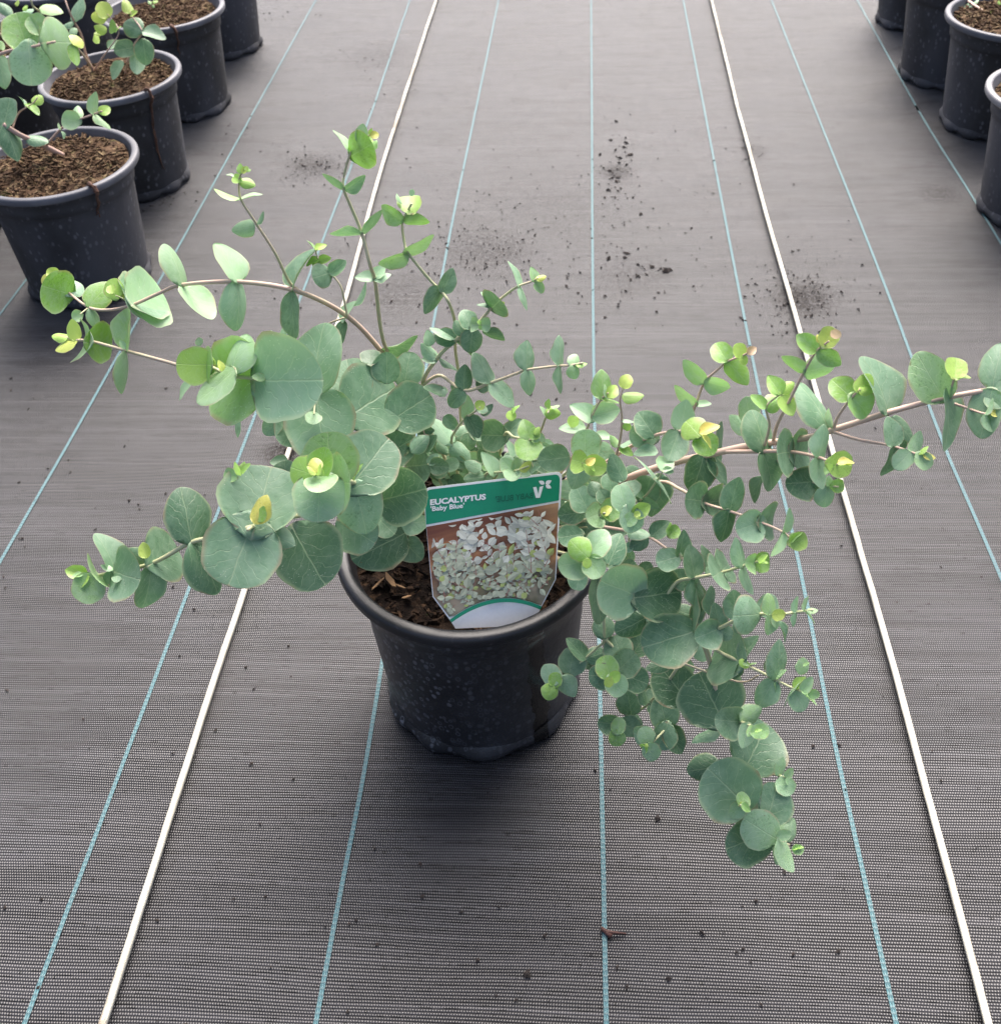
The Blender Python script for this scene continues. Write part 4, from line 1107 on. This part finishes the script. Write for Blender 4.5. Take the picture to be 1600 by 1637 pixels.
BGD = """
=L0
@ 5 4 .8 | 105 250 22, 70 232 25, 32 215 28, 5 198 30
L 30 190 60 38 155 .08
L 30 200 122 398 135 .03
L 170 280 297 290 72 .12
@ 2.4 1.2 .75 | 75 235 24, 78 227 26, 105 200 30, 150 182 33, 163 177 34
L 500 175 403 158 118 .28
L 490 165 488 68 78 .28
L 600 130 600 -5 68 .34
L 605 130 708 198 36 .36
L 640 125 695 78 68 .66
L 390 230 370 188 15 .3
L 395 240 415 280 20 .2
@ 1.5 1. .7 | 20 205 29, 30 180 31, 52 165 33, 60 155 34
L 165 65 238 142 42 .5
L 212 62 252 3 64 .62
L 160 75 135 8 14 .2
=L1
@ 3 1.4 .75 | 150 115 22, 137 85 27, 130 56 31, 120 36 34, 110 16 37, 103 -5 39
N 960 265 992 -35 175 .08
N 955 275 800 297 72 .06
N 960 430 900 360 110 .25
@ 3 1.5 .3 | 149 113 22, 139 95 26, 127 80 29, 120 70 31
@ 1.6 .8 .7 | 150 112 22, 165 90 27, 190 52 32, 178 30 34, 172 22 35
M 690 110 638 15 98 .74
M 680 120 592 98 84 .76
M 680 200 608 168 62 .72
M 620 275 615 212 42 .7
M 650 210 605 215 30 .74
M 715 210 722 128 46 .5
M 740 205 765 160 18 .5
@ 2 1. .6 | 200 120 22, 205 95 26, 215 70 29, 227 50 32, 213 28 34, 208 18 35
M 905 200 780 135 125 .07
M 915 200 1047 218 78 .12
M 915 250 932 392 118 .06
M 860 300 737 322 112 .04
M 870 340 880 472 102 .18
M 780 390 722 498 78 .12
M 830 82 798 -12 68 .74
M 835 100 880 75 32 .7
M 690 300 760 255 60 .2
=L2
@ 1.5 .8 .4 | 240 15 22, 243 5 25, 248 -8 28
M 965 25 950 0 20 .4
M 970 10 1005 0 20 .55
M 970 30 985 45 16 .4
=B0
@ 4 2 .6 | -70 130 22, -40 105 28, 0 86 33, 22 79 35, 46 75 36, 75 69 37, 88 66 37.5
N 350 600 215 195 440 .42
N 370 600 392 1032 510 .24 n=.5
N 600 540 945 530 605 .36
N 560 400 400 215 260 .36 n=-2
N 940 540 1040 480 195 .76
N 940 560 962 832 155 .5
N -30 700 60 1082 270 .2
N -10 520 40 640 90 .4
=B1
@ 3 1.5 .2 | -10 60 22, 30 40 27, 62 22 30, 52 8 33, 48 -8 35
N 520 90 775 112 135 .4
N 420 130 205 160 115 .2
N -10 40 145 182 135 .12
N 220 70 225 -5 55 .7
N 300 130 340 60 60 .6
=R1
@ 3.5 3 .6 | 1546 0 22.5, 1560 10 22.5, 1573 19 22, 1585 26 21.6
U 960 60 740 270 140 .25
U 1010 80 1100 -40 70 .25
U 750 80 820 -20 90 .7
U 1240 330 1420 190 70 .5
U 1580 90 1570 0 60 .6
"""
plant = empty('eucalyptus_plant', Vector((MP.x, MP.y+.01, SOILZ0)))
tag(plant, 'sprawling eucalyptus with round blue-green leaves growing out of the labelled pot', 'plant')
POOL = []
grow(plant, MAIN, None, None, POOL)
BGT = {'L0': (PL[0], 'young eucalyptus with a thick brown stem in the first seedling pot'), 'L1': (PL[1], 'young eucalyptus with yellow-green and grey leaves in the second seedling pot'),
       'L2': (PL[2], 'tiny green sprout in the third pot of the seedling row'), 'B0': (PLB[0], 'eucalyptus seedling with large pale round leaves reaching over the second pot'),
       'B1': (PLB[1], 'eucalyptus seedling with a light green stem behind the large pale leaves'), 'R1': (PRR[1], 'small seedling with a pinkish stem and a pale narrow leaf by a grey rim')}
cur, buf = None, {}
for ln in BGD.strip().splitlines():
    if ln[0] == '=': cur = ln[1:].strip(); buf[cur] = []
    else: buf[cur].append(ln)
for k, v in buf.items():
    p = BGT[k][0]; lo = WM[p.name].to_translation()
    e = empty('eucalyptus_seedling', lo+Vector((0, 0, .21))); tag(e, BGT[k][1], 'plant', 'seedlings in the pots'); grow(e, '\n'.join(v), 320, random.Random(4))
# dark undergrowth inside the crown: short twigs with leaves that fill the middle
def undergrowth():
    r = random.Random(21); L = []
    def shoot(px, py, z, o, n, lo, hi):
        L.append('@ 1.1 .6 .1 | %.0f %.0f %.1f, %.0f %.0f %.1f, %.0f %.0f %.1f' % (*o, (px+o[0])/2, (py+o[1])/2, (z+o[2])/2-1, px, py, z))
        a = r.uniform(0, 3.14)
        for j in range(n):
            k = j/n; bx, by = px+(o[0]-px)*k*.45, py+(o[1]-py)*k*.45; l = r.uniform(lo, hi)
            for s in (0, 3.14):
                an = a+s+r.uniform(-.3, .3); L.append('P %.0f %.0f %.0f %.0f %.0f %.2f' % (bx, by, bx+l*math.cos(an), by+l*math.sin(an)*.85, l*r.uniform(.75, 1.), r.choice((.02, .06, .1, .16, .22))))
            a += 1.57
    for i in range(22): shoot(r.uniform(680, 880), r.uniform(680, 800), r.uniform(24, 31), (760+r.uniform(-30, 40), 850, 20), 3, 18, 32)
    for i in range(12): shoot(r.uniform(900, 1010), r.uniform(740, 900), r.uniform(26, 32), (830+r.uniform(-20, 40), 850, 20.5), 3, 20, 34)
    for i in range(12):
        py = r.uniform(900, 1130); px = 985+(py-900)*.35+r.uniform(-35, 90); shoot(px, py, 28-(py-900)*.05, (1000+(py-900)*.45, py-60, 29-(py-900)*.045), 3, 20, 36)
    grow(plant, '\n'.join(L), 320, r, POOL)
undergrowth()

# ---------------------------------------------------------------- plant label
TU = Vector((math.cos(math.radians(15)), math.sin(math.radians(15)), 0))
TB = Vector((-TU.y, TU.x, 0)); TV = (Vector((0, 0, 1))*math.cos(math.radians(33))+TB*math.sin(math.radians(33))).normalized(); TN = TU.cross(TV)
T0 = W(793, 990, .2235)
def T(px, py):
    d = ray(px, py); k = (T0-CAM).dot(TN)/d.dot(TN); q = CAM+d*k-T0; return Vector((q.dot(TU), q.dot(TV)))
TM = Matrix(((TU.x, TV.x, TN.x, T0.x), (TU.y, TV.y, TN.y, T0.y), (TU.z, TV.z, TN.z, T0.z), (0, 0, 0, 1)))
TLAB = tag(empty('plant_label', T0), 'green and white plant label reading EUCALYPTUS stuck in the pot front', 'label')
def m_card(name, c, rough=.32):
    t = NT(name); n = t.noise(t.coord('Object'), 300., 2); t.set(Base_Color=t.mix(t.mr(n, .3, .7), tuple(q*.96 for q in c), c), Roughness=rough, Specular_IOR_Level=.4); return t.m
WHITE, GREEN, SHOW = m_card('white_card', (.86, .86, .87)), m_card('green_print', (.012, .27, .145)), m_card('green_print_through', (.008, .150, .085))
def m_photo():
    t = NT('printed_backdrop'); co = t.coord('Object'); x, y, z = t.sep(co)
    wood = t.noise(t.vmul(co, (5., 60., 1.)), 1., 3); big = t.noise(co, 30., 3)
    c = t.mix(t.mr(wood, .35, .68), (.16, .050, .022), (.56, .25, .10)); c = t.mix(t.mr(t.M('ADD', x, y), .12, .19, 0, .8), c, (.50, .33, .20))
    c = t.mix(t.mr(t.M('ADD', y, t.M('MULTIPLY', big, .05)), .085, .045, 0, .85), c, t.mix(t.mr(big, .4, .65), (.10, .12, .06), (.40, .36, .26)))
    t.set(Base_Color=c, Roughness=.32); return t.m
def m_printed_leaves():
    t = NT('printed_leaves'); at = t.node('ShaderNodeAttribute', attribute_name='pc').outputs['Color']; n = t.noise(t.coord('Object'), 420., 2)
    t.set(Base_Color=t.mix(t.mr(n, .35, .7, 0, .25), at, t.mix(.5, at, (.45, .52, .36))), Roughness=.32); return t.m
PHOTO = m_photo()
def flat(name, pts, z, mat, par=TLAB, thick=0.):
    n = len(pts); vs = [(p.x, p.y, z) for p in pts]; fs = [tuple(range(n))]
    if thick: vs += [(p.x, p.y, z-thick) for p in pts]; fs += [tuple(range(2*n-1, n-1, -1))]+[(i, n+i, n+(i+1) % n, (i+1) % n) for i in range(n)]
    me = mesh(name, vs, fs, mat, False); bm = bmesh.new(); bm.from_mesh(me); bmesh.ops.recalc_face_normals(bm, faces=bm.faces[:])
    if bm.faces[:] and max(bm.faces, key=lambda f: f.calc_area()).normal.z < 0 and not thick: bmesh.ops.reverse_faces(bm, faces=bm.faces[:])
    bm.to_mesh(me); bm.free(); return link(name, me, par, TM)
def rnd(a, c, b, n=6):     # rounded corner c between a and b
    return [a*(1-t)**2+c*2*t*(1-t)+b*t*t for t in (i/n for i in range(n+1))]
TL, TR = T(676.5, 780.5), T(899, 753.5)
def lerp(a, b, t): return a+(b-a)*t
card = rnd(lerp(TL, T(677, 817), .3), TL, lerp(TL, TR, .05))+rnd(lerp(TR, TL, .05), TR, lerp(TR, T(888.5, 926), .06))+[T(888.5, 926), T(860, 981), T(852, 1000), T(728, 1005), T(721, 994), T(691.5, 954)]
flat('card', card, 0., WHITE, thick=.0006)
TL2, TR2 = T(678.5, 783.5), T(895.5, 757.5)
flat('green_band', rnd(lerp(TL2, T(681, 838), .3), TL2, lerp(TL2, TR2, .05))+rnd(lerp(TR2, TL2, .045), TR2, lerp(TR2, T(893, 799.5), .3))+[T(893.2, 799.8), T(681.3, 838.6)], .0003, GREEN)
arcT = [T(718.5+146.5*t, 989.5-21*t-26*(4*t*(1-t))*.86) for t in (i/20 for i in range(21))]
flat('photo_print', [T(892.8, 803.3), T(887, 926), T(865.3, 967.5)]+arcT[::-1][1:-1]+[T(718, 986), T(692.8, 953), T(681.6, 842.2)], .0003, PHOTO)
def printed():
    r = random.Random(17); vs, fs, cs = [], [], []; zz = [.00034]
    poly = [T(891.5, 804.8), T(886, 925.5), T(864.5, 966)]+arcT[::-1][1:-1]+[T(719.5, 984), T(694, 951.5), T(683, 843.5)]
    def inside(p):
        k = False; n = len(poly)
        for i in range(n):
            a_, b_ = poly[i], poly[(i+1) % n]
            if (a_.y > p.y) != (b_.y > p.y) and p.x < (b_.x-a_.x)*(p.y-a_.y)/(b_.y-a_.y)+a_.x: k = not k
        return k
    def put(pts, col):
        if not all(inside(p) for p in pts): return
        b_ = len(vs); vs.extend((p.x, p.y, zz[0]) for p in pts); fs.append(tuple(range(b_, b_+len(pts)))); cs.extend([(*col, 1.)]*len(pts))
    def leaf(c, an, L, wd, col):
        zz[0] += 2.5e-6; d = Vector((math.cos(an), math.sin(an))); q = Vector((-d.y, d.x))
        for sgn, k in ((1, 1.), (-1, r.uniform(.68, .92))):
            pts = [c+d*(L*i/7)+q*(sgn*wd*.5*math.sin(math.pi*(i/7)**.85)) for i in range(8)]
            if sgn < 0: pts = pts[::-1]
            put(pts[::-1], tuple(x*k for x in col))
    def tone(t_):
        w_ = r.random()
        if w_ > .90: return (.48, .56, .17)
        k = r.uniform(.62, 1.); return tuple(k*x for x in ((.66, .70, .50) if t_ else (.95, .94, .80)))
    def sprig(px, py, an, n, L0):
        c = T(px, py); L = L0*.00056; up = Vector((math.cos(an), math.sin(an)))
        zz[0] += 2.5e-6; q = Vector((-up.y, up.x))*.00035; e = c+up*(n*L*.75); put([c-q, e-q*.5, e+q*.5, c+q], (.42, .17, .14))
        for i in range(n):
            k = c+up*(i*L*.75); s_ = 1-.45*i/n
            for sg in (1, -1): leaf(k, an+sg*r.uniform(.7, 1.75), L*s_*r.uniform(.7, 1.15), L*s_*r.uniform(.35, .8), tone(py > 900))
    for _ in range(34): sprig(r.uniform(685, 885), r.uniform(905, 968), r.uniform(.4, 2.7), 2, r.uniform(9, 17))
    for _ in range(46): sprig(r.uniform(696, 884), r.uniform(925, 988), r.uniform(.2, 2.9), 2, r.uniform(7, 13))
    for _ in range(20): sprig(r.uniform(684, 760), r.uniform(850, 930), r.uniform(.9, 2.2), 3, r.uniform(13, 21))
    for _ in range(15): sprig(r.uniform(800, 892), r.uniform(830, 930), r.uniform(.5, 2.6), 3, r.uniform(12, 21))
    for _ in range(24): sprig(r.uniform(700, 880), r.uniform(840, 915), r.uniform(.6, 2.5), 3, r.uniform(15, 24))
    for _ in range(26): sprig(r.uniform(690, 885), r.uniform(905, 968), r.uniform(.4, 2.7), 2, r.uniform(12, 20))
    me = mesh('printed_leaves', vs, fs, m_printed_leaves(), False); me.attributes.new('pc', 'FLOAT_COLOR', 'POINT').data.foreach_set('color', [q for c in cs for q in c])
    bm = bmesh.new(); bm.from_mesh(me)
    for f in bm.faces:
        f.normal_update()
        if f.normal.z < 0: f.normal_flip()
    bm.to_mesh(me); bm.free(); tag(link('printed_leaves', me, TLAB, TM), kind='stuff')
    return zz[0]
ZTOP = printed()
arcB = [T(721.5+141*t, 994-20.5*t-25*(4*t*(1-t))*.84) for t in (i/20 for i in range(21))]
flat('green_arc', arcT+arcB[::-1], ZTOP+.0001, GREEN)
def text(s, l, r, cap, mat, z, mirror=False, bold=.02):
    cu = bpy.data.curves.new('lettering', 'FONT'); cu.body = s; cu.size = 1.; cu.offset = bold; cu.resolution_u = 3
    o = bpy.data.objects.new('tmp', cu); COL.objects.link(o); bpy.context.view_layer.update()
    me = bpy.data.meshes.new_from_object(o.evaluated_get(bpy.context.evaluated_depsgraph_get())); bpy.data.objects.remove(o)
    xs = [v.co.x for v in me.vertices]; x0, x1 = min(xs), max(xs); A, B, Cc = T(*l), T(*r), T(l[0]+cap[0], l[1]+cap[1])
    ux = (B-A)/(x1-x0); uy = (Cc-A)/.70
    for v in me.vertices:
        x = (x1-v.co.x) if mirror else (v.co.x-x0); p = A+ux*x+uy*v.co.y; v.co = (p.x, p.y, z)
    bm = bmesh.new(); bm.from_mesh(me)
    for f in bm.faces:
        if f.normal.z < 0: f.normal_flip()
    bm.to_mesh(me); bm.free(); me.materials.clear(); me.materials.append(mat); me.name = 'lettering'; return link('lettering', me, TLAB, TM)
text('EUCALYPTUS', (687.5, 807.2), (776.5, 797.9), (0, -8.6), WHITE, .0006, bold=.042)
text("'Baby Blue'", (688, 817.0), (742, 811.2), (0, -7.4), WHITE, .0006, bold=.024)
text("BABY BLUE'", (792, 802.5), (852, 796), (0, -9), SHOW, .0005, True, .02)
def pl(pts, mat=WHITE, z=.0006, name='logo'): return [T(*p) for p in pts]
lv, lf = [], []
def addp(pts):
    b = len(lv); q = [T(*p) for p in pts]; lv.extend((p.x, p.y, .0006) for p in q); lf.append(tuple(range(b, b+len(q))))
zx = lambda X, Y: (660+X/6.0615, 740+Y/6.063)
for poly in ([(1163, 235), (1195, 230), (1214, 300), (1217, 338), (1190, 338)], [(1214, 300), (1226, 232), (1264, 220), (1230, 337), (1217, 338)]): addp([zx(*p) for p in poly])
for (ax, ay, bx_, by_, hw) in ((1274, 203, 1217, 174, 20), (1282, 203, 1343, 168, 20), (1285, 214, 1341, 244, 20)):
    dx, dy = bx_-ax, by_-ay; L_ = math.hypot(dx, dy); nx, ny = -dy/L_, dx/L_
    pts = []
    for s in (1, -1):
        for i in range(9):
            t_ = i/8 if s > 0 else 1-i/8
            if (s < 0 and i in (0, 8)): continue
            h_ = hw*math.sin(math.pi*t_**.8)*s; pts.append(zx(ax+dx*t_+nx*h_, ay+dy*t_+ny*h_))
    addp(pts)
me = mesh('logo', lv, lf, WHITE, False); bm = bmesh.new(); bm.from_mesh(me)
for f in bm.faces:
    f.normal_update()
    if f.normal.z < 0: f.normal_flip()
bm.to_mesh(me); bm.free(); link('logo', me, TLAB, TM)
print('STATS', STATS, 'T0', T0, 'card', TL, TR)
